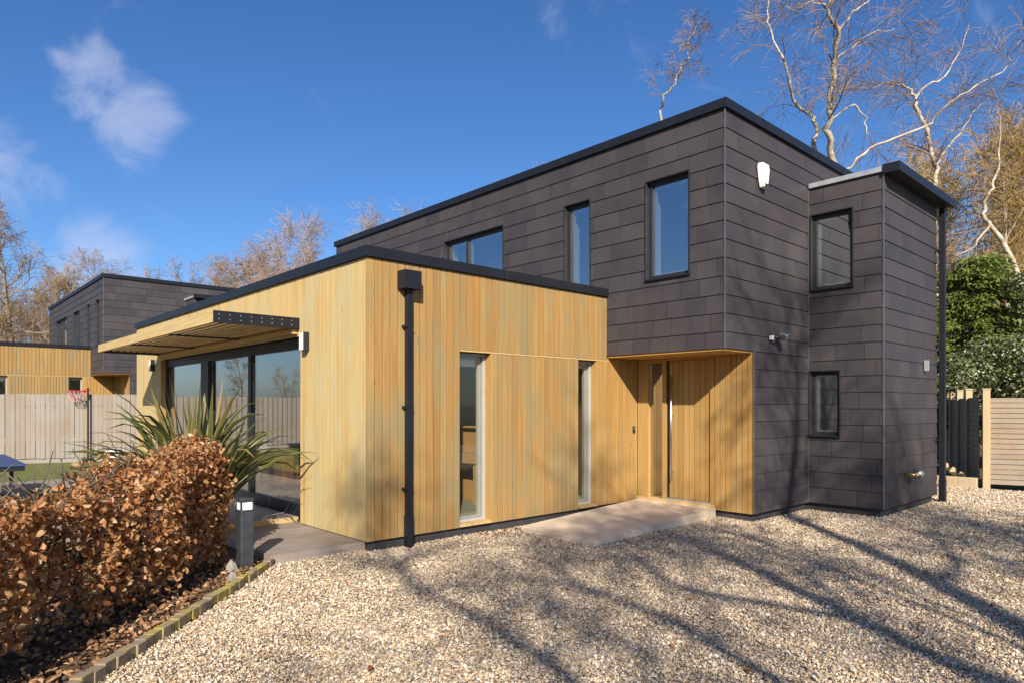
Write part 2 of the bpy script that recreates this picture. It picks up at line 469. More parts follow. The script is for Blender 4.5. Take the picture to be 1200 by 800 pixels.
def box(name, lo, hi, mat, parent=None):
    """one box that shares its mesh with all alike boxes"""
    c = [(a + b) / 2 for a, b in zip(lo, hi)]
    o = add_obj(name, unit_box(mat), parent, c)
    o.scale = [max(abs(b - a), 1e-4) for a, b in zip(lo, hi)]
    return o

class MB:
    """collects shapes for ONE mesh"""
    def __init__(s):
        s.v = []; s.f = []
    def box(s, lo, hi):
        k = len(s.v); s.v += cube_v(*lo, *hi); s.f += [tuple(i + k for i in f) for f in CUBE_F]; return s
    def poly(s, vs, fs):
        k = len(s.v); s.v += [tuple(v) for v in vs]; s.f += [tuple(i + k for i in f) for f in fs]; return s
    def tube(s, pts, rad, sides=6, cap=True):
        k = len(s.v); n = len(pts)
        pts = [Vector(p) for p in pts]
        d = (pts[1] - pts[0]).normalized()
        ref = Vector((0.31, 0.87, 0.38)) if abs(d.z) > 0.8 else Vector((0, 0, 1))
        for i in range(n):
            a = pts[max(i - 1, 0)]; b = pts[min(i + 1, n - 1)]
            t = b - a
            if t.length < 1e-9: t = d
            t = t.normalized()
            x = t.cross(ref)
            if x.length < 1e-4: x = t.cross(Vector((1, 0, 0)))
            x.normalize(); y = t.cross(x)
            r = rad[i] if isinstance(rad, (list, tuple)) else rad
            for j in range(sides):
                an = 2 * math.pi * j / sides
                q = pts[i] + x * (r * math.cos(an)) + y * (r * math.sin(an))
                s.v.append((q.x, q.y, q.z))
        for i in range(n - 1):
            for j in range(sides):
                a = k + i * sides + j; b = k + i * sides + (j + 1) % sides
                s.f.append((a, b, b + sides, a + sides))
        if cap:
            s.f.append(tuple(k + j for j in range(sides))[::-1])
            s.f.append(tuple(k + (n - 1) * sides + j for j in range(sides)))
        return s
    def lathe(s, cx, cy, prof, sides=20):
        k = len(s.v); n = len(prof)
        for r, z in prof:
            for j in range(sides):
                an = 2 * math.pi * j / sides
                s.v.append((cx + r * math.cos(an), cy + r * math.sin(an), z))
        for i in range(n - 1):
            for j in range(sides):
                a = k + i * sides + j; b = k + i * sides + (j + 1) % sides
                s.f.append((a, b, b + sides, a + sides))
        s.f.append(tuple(k + j for j in range(sides))[::-1])
        s.f.append(tuple(k + (n - 1) * sides + j for j in range(sides)))
        return s
    def build(s, name, mat, parent=None, smooth=False, loc=None, kind=None):
        """vertices are in world coordinates; origin goes to loc (or the parent)"""
        base = Vector(loc) if loc is not None else (base_of(parent) if parent is not None else Vector((0, 0, 0)))
        v = [(a - base.x, b - base.y, c - base.z) for a, b, c in s.v]
        o = add_obj(name, mesh_np(name, v, s.f, mat, smooth), parent, base)
        if kind: o['kind'] = kind
        return o

def bevel(o, w=0.01, seg=2):
    m = o.modifiers.new('bevel', 'BEVEL'); m.width = w; m.segments = seg; m.limit_method = 'ANGLE'
    return o

def subtract(rect, holes):
    """rectangle (a0,a1,z0,z1) minus holes -> rectangles"""
    out = [rect]
    for h in holes:
        nxt = []
        for a0, a1, z0, z1 in out:
            if h[1] <= a0 or h[0] >= a1 or h[3] <= z0 or h[2] >= z1:
                nxt.append((a0, a1, z0, z1)); continue
            if h[0] > a0: nxt.append((a0, h[0], z0, z1))
            if h[1] < a1: nxt.append((h[1], a1, z0, z1))
            m0, m1 = max(a0, h[0]), min(a1, h[1])
            if h[2] > z0: nxt.append((m0, m1, z0, h[2]))
            if h[3] < z1: nxt.append((m0, m1, h[3], z1))
        out = nxt
    return [r for r in out if r[1] - r[0] > 0.012 and r[3] - r[2] > 0.012]

# slate: thin wedge, thick bottom edge; front looks along -y (axis u) or -x (axis v)
def slate_mesh(axis):
    if axis == 'u':
        v = [(-.5, -1, -.5), (.5, -1, -.5), (.5, 0, -.5), (-.5, 0, -.5), (-.5, -.22, .5), (.5, -.22, .5), (.5, 0, .5), (-.5, 0, .5)]
    else:
        v = [(-1, -.5, -.5), (0, -.5, -.5), (0, .5, -.5), (-1, .5, -.5), (-.22, -.5, .5), (0, -.5, .5), (0, .5, .5), (-.22, .5, .5)]
    return mesh_np('slate_' + axis, v, CUBE_F, 'slate')
SLATE = {'u': slate_mesh('u'), 'v': slate_mesh('v')}

# ================================================================= THE HOUSE
def F(axis, plane, a0, a1, z0, z1, d0, d1):
    """box on a wall: axis 'u' = wall runs along x at y=plane (faces -y); 'v' = runs along y at x=plane (faces -x); depth d inwards"""
    if axis == 'u':
        return (a0, plane + d0, z0), (a1, plane + d1, z1)
    return (plane + d0, a0, z0), (plane + d1, a1, z1)

slate_jobs = []          # (size, axis, plane, rect, parent) gathered, the largest become single slates
TH = 0.017
def slate_wall(axis, plane, a0, a1, z0, z1, holes, parent, off, seed, wide):
    rg = random.Random(seed)
    zt = z1; row = 0
    while zt > z0 + 0.02:
        zb = max(z0, zt - 0.245)
        w = wide(zt)
        a = a0 - rg.random() * w
        while a < a1:
            ww = w
            p, q = max(a, a0), min(a + ww - 0.006, a1)
            if q - p > 0.02:
                for r in subtract((p, q, zb, zt + (0.006 if row else 0)), holes):
                    slate_jobs.append((axis, plane, r, parent))
            a += ww
        zt = zb; row += 1

def cut_wall(name, axis, plane, a0, a1, z0, z1, holes, d0, d1, mat, parent):
    m = MB()
    for r in subtract((a0, a1, z0, z1), holes):
        m.box(*F(axis, plane, *r, d0, d1))
    return m.build(name, mat, parent)

def window(axis, plane, a0, a1, z0, z1, parent, mull=None, fw=0.055, frame='metal_grey', pane='glass', sill=True, dep=0.05, blind=None, lining=0.30, near=True, inner='white'):
    """window > frame, pane, sill, reveal lining"""
    loc = ((a0 + a1) / 2, plane, z0) if axis == 'u' else (plane, (a0 + a1) / 2, z0)
    w = empty('window', Vector(loc) - base_of(parent), parent)
    fr = MB()
    d0, d1 = dep, dep + 0.07
    fr.box(*F(axis, plane, a0, a0 + fw, z0, z1, d0, d1)); fr.box(*F(axis, plane, a1 - fw, a1, z0, z1, d0, d1))
    fr.box(*F(axis, plane, a0 + fw, a1 - fw, z0, z0 + fw, d0, d1)); fr.box(*F(axis, plane, a0 + fw, a1 - fw, z1 - fw, z1, d0, d1))
    panes = [(a0 + fw, a1 - fw)]
    if mull:
        fr.box(*F(axis, plane, mull - fw * .6, mull + fw * .6, z0 + fw, z1 - fw, d0 - 0.004, d1))
        panes = [(a0 + fw, mull - fw * .6), (mull + fw * .6, a1 - fw)]
    fr.build('frame', frame, w)
    for p, q in panes:
        box('pane', *F(axis, plane, p + .001, q - .001, z0 + fw + .001, z1 - fw - .001, d0 + .03, d0 + .04), pane, w)
    if near:
        hr = MB()     # white inner sash and plastered reveal
        s = 0.03
        for p, q in panes:
            hr.box(*F(axis, plane, p, p + s, z0 + fw, z1 - fw, d1 + .002, d1 + .03)); hr.box(*F(axis, plane, q - s, q, z0 + fw, z1 - fw, d1 + .002, d1 + .03))
            hr.box(*F(axis, plane, p + s, q - s, z0 + fw, z0 + fw + s, d1 + .002, d1 + .03)); hr.box(*F(axis, plane, p + s, q - s, z1 - fw - s, z1 - fw, d1 + .002, d1 + .03))
        hr.build('inner_sash', inner, w)
        lt = 0.03; e = 0.002
        ln = MB()
        ln.box(*F(axis, plane, a0 + e, a0 + lt, z0 + e, z1 - e, d1 + .035, lining)); ln.box(*F(axis, plane, a1 - lt, a1 - e, z0 + e, z1 - e, d1 + .035, lining))
        ln.box(*F(axis, plane, a0 + lt, a1 - lt, z0 + e, z0 + lt, d1 + .035, lining)); ln.box(*F(axis, plane, a0 + lt, a1 - lt, z1 - lt, z1 - e, d1 + .035, lining))
        ln.build('reveal', 'plaster' if inner == 'white' else inner, w)
    if sill:
        box('sill', *F(axis, plane, a0 - 0.02, a1 + 0.02, z0 - 0.028, z0 - 0.002, -0.045, dep + .01), 'metal_dark', w)
        if near:
            tr = MB()
            tr.box(*F(axis, plane, a0 - 0.018, a0 - 0.002, z0, z1 + .018, -.03, .05)); tr.box(*F(axis, plane, a1 + .002, a1 + 0.018, z0, z1 + .018, -.03, .05))
            tr.box(*F(axis, plane, a0 - .002, a1 + .002, z1 + .002, z1 + .018, -.03, .05))
            tr.build('trim', 'metal_grey', w)
    if blind:
        box('roller_blind', *F(axis, plane, a0 + .04, a1 - .04, z1 - blind, z1 - .035, d1 + .05, d1 + .065), 'white', w)
    return w

def coping(name, segs, axis, plane, zb, zt, out, inn, parent, mat='metal_dark', length=2.6):
    """metal coping in lengths with small joints"""
    a0, a1 = segs
    n = max(1, round((a1 - a0) / length))
    for i in range(n):
        p = a0 + (a1 - a0) * i / n; q = a0 + (a1 - a0) * (i + 1) / n
        box(name, *F(axis, plane, p + (.002 if i else 0), q - (.002 if i < n - 1 else 0), zb, zt, -out, inn), mat, parent)
        if i:
            box('coping_joint', *F(axis, plane, p - .012, p + .012, zb - .002, zt + .003, -out - .003, inn), 'metal_grey', parent)

def boards(axis, plane, a0, a1, z0, z1, holes, parent, pitch=0.107, mat='clad', near=True, d=0.024, ztop=None, seed=0):
    rg = random.Random(seed)
    n = max(1, round((a1 - a0) / pitch)); p = (a1 - a0) / n
    m = MB()
    for i in range(n):
        x0 = a0 + p * i; x1 = x0 + p - 0.0085
        for r in subtract((x0, x1, z0, z1), holes):
            j = rg.uniform(0, 0.003)
            lo, hi = F(axis, plane, *r, j, d)
            if near: box('board', lo, hi, mat, parent)
            else: m.box(lo, hi)
    if not near:
        m.build('boarding', mat, parent, kind='stuff')

def make_house(name, off, near, wins_a, label):
    ox, oy, oz = off
    H = empty(name, (8.07 + ox, 9.0 + oy, oz))
    tag(H, label, 'house', 'slate and timber houses')
    U = lambda u: u + ox
    V = lambda v: v + oy
    Z = lambda z: z + oz
    def fbox(nm, lo, hi, mat, par): return box(nm, (lo[0] + ox, lo[1] + oy, lo[2] + oz), (hi[0] + ox, hi[1] + oy, hi[2] + oz), mat, par)
    # ---------------- timber wing
    tw = empty('timber_wall', (0, 0, 0), H)
    hB = [(U(5.20), U(5.738), Z(0.0), Z(2.27)), (U(7.43), U(7.848), Z(0.0), Z(2.27))]
    hA = [(V(8.28), V(14.50), Z(0.0), Z(2.52))]
    cut_wall('inner_wall', 'u', V(6.61), U(3.905), U(8.84), Z(0.1), Z(3.25), hB, 0.026, 0.26, 'wrap', tw)
    cut_wall('inner_wall', 'v', U(3.88), V(6.872), V(16.28), Z(0.1), Z(3.25), hA, 0.026, 0.20, 'wrap', tw)
    cut_wall('plaster_lining', 'u', V(6.61), U(4.115), U(8.82), Z(0.2), Z(2.6), hB, 0.262, 0.275, 'plaster', tw)
    cut_wall('plaster_lining', 'v', U(3.88), V(6.89), V(16.0), Z(0.2), Z(2.6), hA, 0.203, 0.215, 'plaster', tw)
    # front boards (face -y)
    boards('u', V(6.61), U(3.88), U(5.20), Z(0.08), Z(3.255), [], tw, near=near, seed=1, pitch=.102)
    boards('u', V(6.61), U(5.20), U(8.066), Z(2.30), Z(3.255), [], tw, near=near, seed=2)
    boards('u', V(6.61), U(5.735), U(7.41), Z(0.08), Z(2.275), [], tw, near=near, seed=3, pitch=0.086)
    boards('u', V(6.61), U(7.845), U(8.068), Z(0.09), Z(2.275), [], tw, near=near, seed=14, pitch=0.10, mat='clad_porch')
    boards('u', V(6.61), U(8.068), U(8.838), Z(0.09), Z(2.332), [], tw, near=near, seed=4, pitch=0.10, mat='clad_porch')
    # drip board above the slots
    fbox('drip_board', (5.20, 6.607, 2.279), (8.066, 6.633, 2.296), 'beam', tw)
    # side boards (face -x)
    boards('v', U(3.88), V(6.636), V(16.30), Z(0.08), Z(3.255), [(h[0], h[1], Z(0), Z(2.50)) for h in hA], tw, near=near, seed=5, pitch=0.10, mat='clad_side')
    # returns of the slot windows and the big opening
    for a, b in ((5.703, 5.735), (7.813, 7.845)):
        fbox('reveal_board', (a, 6.612, 0.08), (b, 6.80, 2.275), 'clad_door', tw)
    for a0, a1 in ((5.20, 5.706), (7.43, 7.816)):
        fbox('sill_board', (a0 + .002, 6.600, 0.085), (a1 - .002, 6.80, 0.118), 'beam', tw)
    fbox('reveal_board', (3.882, 14.48, 0.10), (4.04, 14.505, 2.50), 'clad_door', tw)
    # end wall far side
    fbox('end_wall', (3.906, 16.05, 0.1), (8.3, 16.28, 3.25), 'clad', tw)
    # plinth
    pl = MB()
    pl.box((U(3.93), V(6.66), Z(-.2)), (U(8.80), V(6.9), Z(.095))); pl.box((U(3.93), V(6.9), Z(-.2)), (U(4.1), V(16.2), Z(.095)))
    pl.box((U(8.89), V(4.68), Z(-.2)), (U(10.62), V(4.9), Z(.095))); pl.box((U(10.64), V(3.59), Z(-.2)), (U(13.05), V(4.68), Z(.095)))
    pl.box((U(8.89), V(4.9), Z(-.2)), (U(9.1), V(6.64), Z(.095)))
    pl.build('plinth', 'plinth', H)
    # roof and coping of the wing
    fbox('wing_roof', (3.95, 6.70, 2.95), (8.3, 16.25, 3.22), 'roof', H)
    fbox('ceiling', (4.1, 6.9, 2.62), (8.8, 16.0, 2.66), 'plaster', H)
    coping('coping', (U(3.845), U(8.066)), 'u', V(6.61), Z(3.262), Z(3.38), 0.035, 0.30, H, length=2.1)
    coping('coping', (V(6.912), V(16.34)), 'v', U(3.88), Z(3.262), Z(3.38), 0.035, 0.30, H, length=2.1)
    # slot windows
    bw = 0.06 if near else 0
    window('u', V(6.61), U(5.205), U(5.70), Z(.12), Z(2.27), H, fw=0.030, frame='frame_pale', pane='glass_low', inner='frame_pale', sill=False, dep=0.11, blind=0.16, lining=.262, near=near)
    window('u', V(6.61), U(7.435), U(7.81), Z(.12), Z(2.27), H, fw=0.030, frame='frame_pale', pane='glass_low', inner='frame_pale', sill=False, dep=0.11, blind=0.10, lining=.262, near=near)
    # big glazed opening
    g = empty('sliding_door', Vector((U(3.98), V(11.4), Z(.1))) - base_of(H), H)
    fr = MB()
    def fb(v0, v1, z0, z1, d0=.09, d1=.17): fr.box((U(3.88 + d0), V(v0), Z(z0)), (U(3.88 + d1), V(v1), Z(z1)))
    fb(8.283, 14.478, 2.36, 2.498); fb(8.283, 14.478, .10, .29)
    fb(8.283, 8.34, .29, 2.36); fb(14.40, 14.478, .29, 2.36)
    fb(11.95, 12.32, .29, 2.36, .06, .19); fb(10.16, 10.27, .29, 2.36)
    fb(12.32, 12.40, .29, 2.36)
    fr.build('frame', 'metal_dark', g)
    for v0, v1 in ((8.34, 10.16), (10.27, 11.95), (12.40, 14.40)):
        fbox('pane', (4.005, v0 + .001, .291), (4.015, v1 - .001, 2.359), 'glass_door', g)
    # canopy
    cp = empty('sun_canopy', Vector((U(3.88), V(11.4), Z(2.6))) - base_of(H), H)
    us = 2.80
    for a, b in ((8.33, 10.40), (10.403, 12.47), (12.473, 14.47)):
        fbox('front_beam', (us, a, 2.595), (us + .05, b, 2.73), 'beam', cp)
    for i in range(9):
        u = us + .135 + i * .112
        fbox('louvre', (u - .016, 8.334, 2.625), (u + .016, 14.46, 2.722), 'beam', cp)
    fbox('end_plate', (us + .002, 8.30, 2.59), (3.876, 8.328, 2.735), 'metal_dark', cp)
    fbox('end_plate', (us + .002, 14.472, 2.59), (3.876, 14.50, 2.735), 'metal_dark', cp)
    for v in (10.4, 12.47):
        fbox('bracket', (us + .052, v - .012, 2.600), (3.876, v + .012, 2.622), 'metal_dark', cp)
    if near:
        for i in range(8):
            for zz in (2.635, 2.69):
                u = us + .06 + i * .13
                fbox('bolt', (u - .007, 8.290, zz - .007), (u + .007, 8.30, zz + .007), 'steel', cp)
        lt = MB().box((U(3.80), V(8.35), Z(2.53)), (U(3.875), V(14.42), Z(2.585)))
        lt.build('wall_batten', 'beam', cp)
    # ---------------- slate block
    sw = empty('slate_wall', (0, 0, 0), H)
    hA2 = [(V(a), V(b), Z(c), Z(d)) for a, b, c, d, _ in wins_a]
    hbay = [(V(3.96), V(4.57), Z(3.40), Z(4.56)), (V(4.15), V(4.59), Z(1.14), Z(2.13))]
    zc = 5.52
    VE = 15.2
    cut_wall('inner_wall', 'v', U(8.07), V(4.655), V(VE - .03), Z(2.362), Z(zc), hA2, 0.026, 0.28, 'slate_gap', sw)
    cut_wall('plaster_lining', 'v', U(8.07), V(4.93), V(VE - .3), Z(2.65), Z(5.3), hA2, 0.282, 0.297, 'plaster', sw)
    cut_wall('inner_wall', 'u', V(4.63), U(8.36), U(13.4), Z(2.362), Z(zc), [], 0.026, 0.28, 'slate_gap', sw)
    cut_wall('inner_wall', 'u', V(4.63), U(8.875), U(10.6), Z(.1), Z(2.36), [], 0.026, 0.28, 'slate_gap', sw)
    cut_wall('inner_wall', 'v', U(10.59), V(3.565), V(4.63), Z(.1), Z(4.98), hbay, 0.026, 0.24, 'slate_gap', sw)
    cut_wall('plaster_lining', 'v', U(10.59), V(3.82), V(4.63), Z(.2), Z(4.9), hbay, 0.242, 0.255, 'plaster', sw)
    cut_wall('inner_wall', 'u', V(3.54), U(10.84), U(13.10), Z(.1), Z(4.98), [], 0.026, 0.24, 'slate_gap', sw)
    fbox('inner_wall', (12.9, 3.80, .1), (13.10, 4.62, 4.98), 'slate', sw)
    fbox('inner_wall', (13.15, 4.66, 0), (13.4, 15.16, zc), 'slate', sw)
    fbox('inner_wall', (8.36, 14.9, 2.365), (13.14, 15.17, zc), 'slate', sw)
    fbox('partition', (8.36, 14.9, .1), (13.14, 15.17, 2.36), 'slate', sw)
    wa = lambda z: 0.305 if z < Z(3.62) else 0.50
    wb = lambda z: 0.42 if z < Z(2.6) else 0.95
    n0 = len(slate_jobs)
    slate_wall('v', U(8.07), V(4.63), V(VE), Z(2.362), Z(zc), hA2, sw, off, 11, wa)
    slate_wall('u', V(4.63), U(8.07), U(13.4), Z(2.362), Z(zc), [(U(10.57), U(14), Z(0), Z(5.03))], sw, off, 12, wb)
    slate_wall('u', V(4.63), U(8.85), U(10.57), Z(.085), Z(2.362), [], sw, off, 13, wb)
    slate_wall('v', U(10.59), V(3.54), V(4.61), Z(.085), Z(4.99), hbay, sw, off, 14, wb)
    slate_wall('u', V(3.54), U(10.57), U(13.10), Z(.085), Z(4.99), [], sw, off, 15, wb)
    # corner trims
    t = .012
    for nm, (u, v, z0, z1) in {'a': (8.07 - TH, 4.63 - TH, 2.36, zc), 'b': (8.83, 4.63 - TH, .09, 2.358), 'c': (10.59 - TH, 4.63 - TH - .001, .09, 4.99), 'd': (10.59 - TH, 3.54 - TH, .09, 4.99)}.items():
        fbox('corner_trim', (u - .004, v - .004, z0), (u + .012, v + .012, z1), 'trim', sw)
    # soffit boards above the door
    sf = empty('porch_soffit', Vector((U(8.45), V(5.6), Z(2.35))) - base_of(H), H)
    if near:
        for i in range(7):
            fbox('board', (8.075 + i * .11, 4.64, 2.335), (8.075 + i * .11 + .105, 6.606, 2.358), 'soffit', sf)
    else:
        fbox('boarding', (8.075, 4.64, 2.335), (8.84, 6.606, 2.358), 'soffit', sf)
    # ---------------- entrance, door wall at u = 8.84
    dw = empty('entrance_wall', Vector((U(8.84), V(5.6), Z(.1))) - base_of(H), H)
    boards('v', U(8.84), V(4.634), V(5.235), Z(.08), Z(2.333), [], dw, pitch=.086, near=near, seed=8, mat='clad_porch')
    fbox('inner_wall', (8.866, 4.91, .1), (9.1, 5.235, 2.36), 'wrap', dw)
    for a, b in ((5.237, 5.30), (6.065, 6.135), (6.405, 6.604)):
        fbox('door_post', (8.83, a, .155), (8.97, b, 2.333), 'clad_door', dw)
    fbox('door_head', (8.832, 5.302, 2.295), (8.968, 6.063, 2.333), 'clad_door', dw)
    fbox('door_head', (8.832, 6.137, 2.27), (8.968, 6.403, 2.333), 'clad_door', dw)
    fbox('threshold', (8.80, 5.237, .10), (8.99, 6.604, .153), 'beam', dw)
    fbox('threshold', (8.825, 5.302, .154), (8.97, 6.063, .175), 'zinc', dw)
    fbox('sidelight', (8.90, 6.137, .156), (8.912, 6.403, 2.269), 'glass', dw)
    dr = empty('front_door', Vector((U(8.86), V(5.7), Z(.18))) - base_of(H), H)
    boards('v', U(8.862), V(5.304), V(6.061), Z(.18), Z(2.290), [], dr, pitch=.095, near=near, seed=9, mat='clad_door', d=.03)
    fbox('door_leaf', (8.894, 5.304, .18), (8.94, 6.061, 2.290), 'clad_door', dr)
    if near:
        hd = MB().tube([(8.80, 5.955, .46), (8.80, 5.955, 2.07)], .017, 10)
        hd.tube([(8.80, 5.955, .58), (8.87, 5.955, .58)], .011, 8); hd.tube([(8.80, 5.955, 1.95), (8.87, 5.955, 1.95)], .011, 8)
        hd.build('handle', 'steel', dr, smooth=True)
        box('door_edge', (8.858, 6.02, .182), (8.8615, 6.061, 2.288), 'black', dr)
    # copings and roofs
    fbox('main_roof', (8.3, 4.9, 5.30), (13.2, 15.0, 5.47), 'roof', H)
    fbox('first_floor', (8.30, 4.92, 2.40), (13.14, 14.88, 2.62), 'plaster', H)
    fbox('ground_floor', (4.10, 6.90, .06), (13.1, 14.9, .20), 'floor_in', H)
    coping('coping', (U(8.02), U(13.46)), 'u', V(4.63), Z(zc + .002), Z(5.645), .05, .28, H)
    coping('coping', (V(4.912), V(VE + .05)), 'v', U(8.07), Z(zc + .002), Z(5.645), .05, .28, H)
    # bay roof
    br = empty('bay_roof', Vector((U(11.8), V(4.1), Z(5.0))) - base_of(H), H)
    fbox('flashing', (10.545, 3.53, 4.992), (10.62, 4.60, 5.065), 'zinc', br)
    fbox('roof_deck', (10.622, 3.53, 4.992), (13.24, 4.60, 5.06), 'zinc', br)
    fbox('fascia', (10.53, 3.30, 4.955), (13.26, 3.345, 5.085), 'metal_dark', br)
    fbox('fascia_end', (10.53, 3.346, 4.955), (10.56, 3.528, 5.085), 'metal_dark', br)
    fbox('soffit_board', (10.562, 3.347, 4.968), (13.24, 3.527, 5.075), 'metal_dark', br)
    # downpipes
    def pipe(nm, u, v, zb, zt, w):
        d = empty('downpipe', Vector((U(u), V(v), Z(zb))) - base_of(H), H)
        fbox('pipe', (u - w / 2, v - w / 2, zb), (u + w / 2, v + w / 2, zt), 'metal_dark', d)
        fbox('pipe_shoe', (u - w / 2 - .006, v - w / 2 - .006, zb - .10), (u + w / 2 + .006, v + w / 2 + .006, zb + .33), 'metal_dark', d)
        return d
    d1 = pipe('a', 4.395, 6.55, .0, 2.95, .068)
    fbox('hopper', (4.275, 6.44, 2.94), (4.50, 6.604, 3.15), 'metal_dark', d1)
    for zz in (.62, 1.57, 2.5):
        fbox('pipe_clip', (4.335, 6.52, zz), (4.44, 6.604, zz + .03), 'metal_dark', d1)
    d2 = pipe('b', 13.135, 3.455, .02, 4.954, .085)
    for zz in (1.0, 2.6, 4.2):
        fbox('pipe_clip', (13.0, 3.47, zz), (13.092, 3.515, zz + .04), 'metal_dark', d2)
    for a, b, c, d, mu in wins_a:
        window('v', U(8.07), V(a), V(b), Z(c), Z(d), H, mull=(V(mu) if mu else None), blind=None if near else .9)
    for a, b, c, d in ((3.96, 4.57, 3.40, 4.56), (4.15, 4.59, 1.14, 2.13)):
        window('v', U(10.59), V(a), V(b), Z(c), Z(d), H, near=near, lining=.26)
    # rooms behind: partitions
    fbox('partition', (6.78, 6.90, .2), (6.86, 9.2, 2.6), 'plaster', H)
    fbox('partition', (8.5, 6.9, .2), (8.58, 16.0, 2.36), 'plaster', H)
    fbox('partition', (4.12, 15.9, .2), (8.3, 15.98, 2.6), 'plaster', H)
    fbox('partition', (10.9, 4.92, .2), (10.98, 14.8, 2.38), 'plaster', H)
    fbox('partition', (11.2, 4.92, 2.64), (11.28, 14.8, 5.28), 'plaster', H)
    fbox('partition', (8.4, 8.4, 2.64), (11.18, 8.48, 5.28), 'plaster', H)
    fbox('partition', (11.9, 3.84, .2), (11.98, 4.62, 4.9), 'plaster', H)
    return H

house = make_house('house', (0, 0, 0), True,
    [(5.16, 5.87, 3.42, 4.83, None), (6.95, 7.48, 3.2, 4.83, None), (9.0, 10.73, 3.75, 4.83, 10.1)],
    'near black slate house with timber wing, open canopy and front door facing gravel')
near_jobs = slate_jobs[:]; slate_jobs.clear()
neigh = make_house('house', (-2.97, 20.87, 0.32), False,
    [(5.2, 5.72, 3.35, 4.85, None), (6.75, 7.15, 3.3, 4.85, None), (8.5, 9.62, 3.3, 4.83, 9.1), (11.0, 13.4, 3.5, 4.83, 12.2)],
    'far black slate house with timber wing behind the grey board fence')
def lay_slates(jobs, limit):
    def size(j):
        ax, pl, r, par = j
        c = Vector(((r[0] + r[1]) / 2, pl, 0)) if ax == 'u' else Vector((pl, (r[0] + r[1]) / 2, 0))
        vis = 1.0
        if ax == 'u' and (r[0] > 12.9 and pl > 4): vis = 0.01
        if ax == 'v' and pl < 9 and r[3] < 3.3 and c.y > 6.7: vis = 0.01    # hidden by the wing
        return vis * (r[1] - r[0]) * (r[3] - r[2]) / c.length_squared
    jobs = sorted(jobs, key=size, reverse=True)
    rest = {}
    for i, (ax, pl, r, par) in enumerate(jobs):
        if i < limit:
            c = ((r[0] + r[1]) / 2, pl, (r[2] + r[3]) / 2) if ax == 'u' else (pl, (r[0] + r[1]) / 2, (r[2] + r[3]) / 2)
            o = add_obj('slate', SLATE[ax], par, c)
            o.scale = (r[1] - r[0], TH, r[3] - r[2]) if ax == 'u' else (TH, r[1] - r[0], r[3] - r[2])
        else:
            m = rest.setdefault(par.name, (par, MB()))[1]
            vs = []
            for v in SLATE[ax].vertices:
                x, y, z = v.co
                zz = (r[2] + r[3]) / 2 + z * (r[3] - r[2])
                if ax == 'u': vs.append(((r[0] + r[1]) / 2 + x * (r[1] - r[0]), pl + y * TH, zz))
                else: vs.append((pl + x * TH, (r[0] + r[1]) / 2 + y * (r[1] - r[0]), zz))
            m.poly(vs, CUBE_F)
    for par, m in rest.values():
        m.build('slating', 'slate', par, kind='stuff')
lay_slates(near_jobs, 300)
lay_slates(slate_jobs, 0)

# ---------------- fittings on the house
def wall_lamp(v, label):
    t = empty('wall_lamp', (3.88, v, 2.30)); tag(t, label, 'lamp', 'wall lamps beside the sliding door')
    box('back_box', (3.80, v - .055, 2.30), (3.878, v + .055, 2.53), 'metal_grey', t)
    box('face_plate', (3.792, v - .05, 2.305), (3.7995, v + .05, 2.525), 'white', t)
wall_lamp(8.08, 'square grey wall lamp on the wide timber pier near the downpipe')
wall_lamp(14.95, 'square grey wall lamp on the narrow timber pier at the far end of the glazing')
al = empty('alarm_box', (9.02, 4.60, 4.68)); tag(al, 'white tapering alarm box high on the black slate wall', 'alarm box')
m = MB(); z0, z1 = 4.66, 5.0
prof = [(.055, z0), (.085, z0 + .08), (.125, z0 + .27), (.10, z1)]
vs = []
for d in (4.60, 4.53):
    k = 1.0 if d > 4.55 else 0.86
    for w, z in prof: vs.append((9.02 - w * k, d, z0 + (z - z0) * (1 if k == 1 else .96) + (0 if k == 1 else .008)))
    for w, z in prof[::-1]: vs.append((9.02 + w * k, d, z0 + (z - z0) * (1 if k == 1 else .96) + (0 if k == 1 else .008)))
fs = [tuple(range(8, 16)), tuple(range(7, -1, -1))] + [(i, (i + 1) % 8, 8 + (i + 1) % 8, 8 + i) for i in range(8)]
bevel(m.poly(vs, fs).build('cover', 'white', al), .006)
box('strobe', (8.99, 4.518, 4.672), (9.05, 4.56, 4.71), 'metal_grey', al)
sl = empty('security_light', (9.38, 4.6, 2.55)); tag(sl, 'small silver security floodlight on black slate wall beside the porch', 'lamp')
MB().tube([(9.30, 4.605, 2.565), (9.32, 4.52, 2.575), (9.40, 4.50, 2.59)], .016, 8).build('arm', 'black', sl, smooth=True)
m = MB()
for (a, b) in (((9.38, 4.53, 2.56), (9.52, 4.40, 2.655)),):
    m.box(a, b)
hd = m.build('lamp_head', 'steel', sl, loc=(9.45, 4.465, 2.60)); hd.rotation_euler = (R(24), R(-18), 0); bevel(hd, .02)
box('sensor', (9.265, 4.555, 2.545), (9.315, 4.604, 2.60), 'white', sl)
bell = tag(empty('door_bell', (8.72, 6.60, 1.2)), 'small black doorbell on the timber wall inside the porch', 'doorbell')
box('plate', (8.70, 6.588, 1.17), (8.745, 6.606, 1.27), 'black', bell)
MB().tube([(8.722, 6.59, 1.235), (8.722, 6.578, 1.235)], .012, 10).build('button', 'steel', bell)
fl = empty('outside_valve', (11.5, 3.5, .5)); tag(fl, 'brass and foil pipe outlet low on the bay wall', 'valve')
MB().tube([(11.44, 3.515, .55), (11.44, 3.40, .55), (11.47, 3.36, .54)], .028, 10).build('elbow', 'brass', fl, smooth=True)
MB().tube([(11.46, 3.37, .545), (11.60, 3.37, .55)], [.035, .05], 12).build('body', 'brass', fl, smooth=True)
MB().tube([(11.53, 3.37, .55), (11.56, 3.37, .55)], .062, 12).build('collar', 'steel', fl, smooth=True)
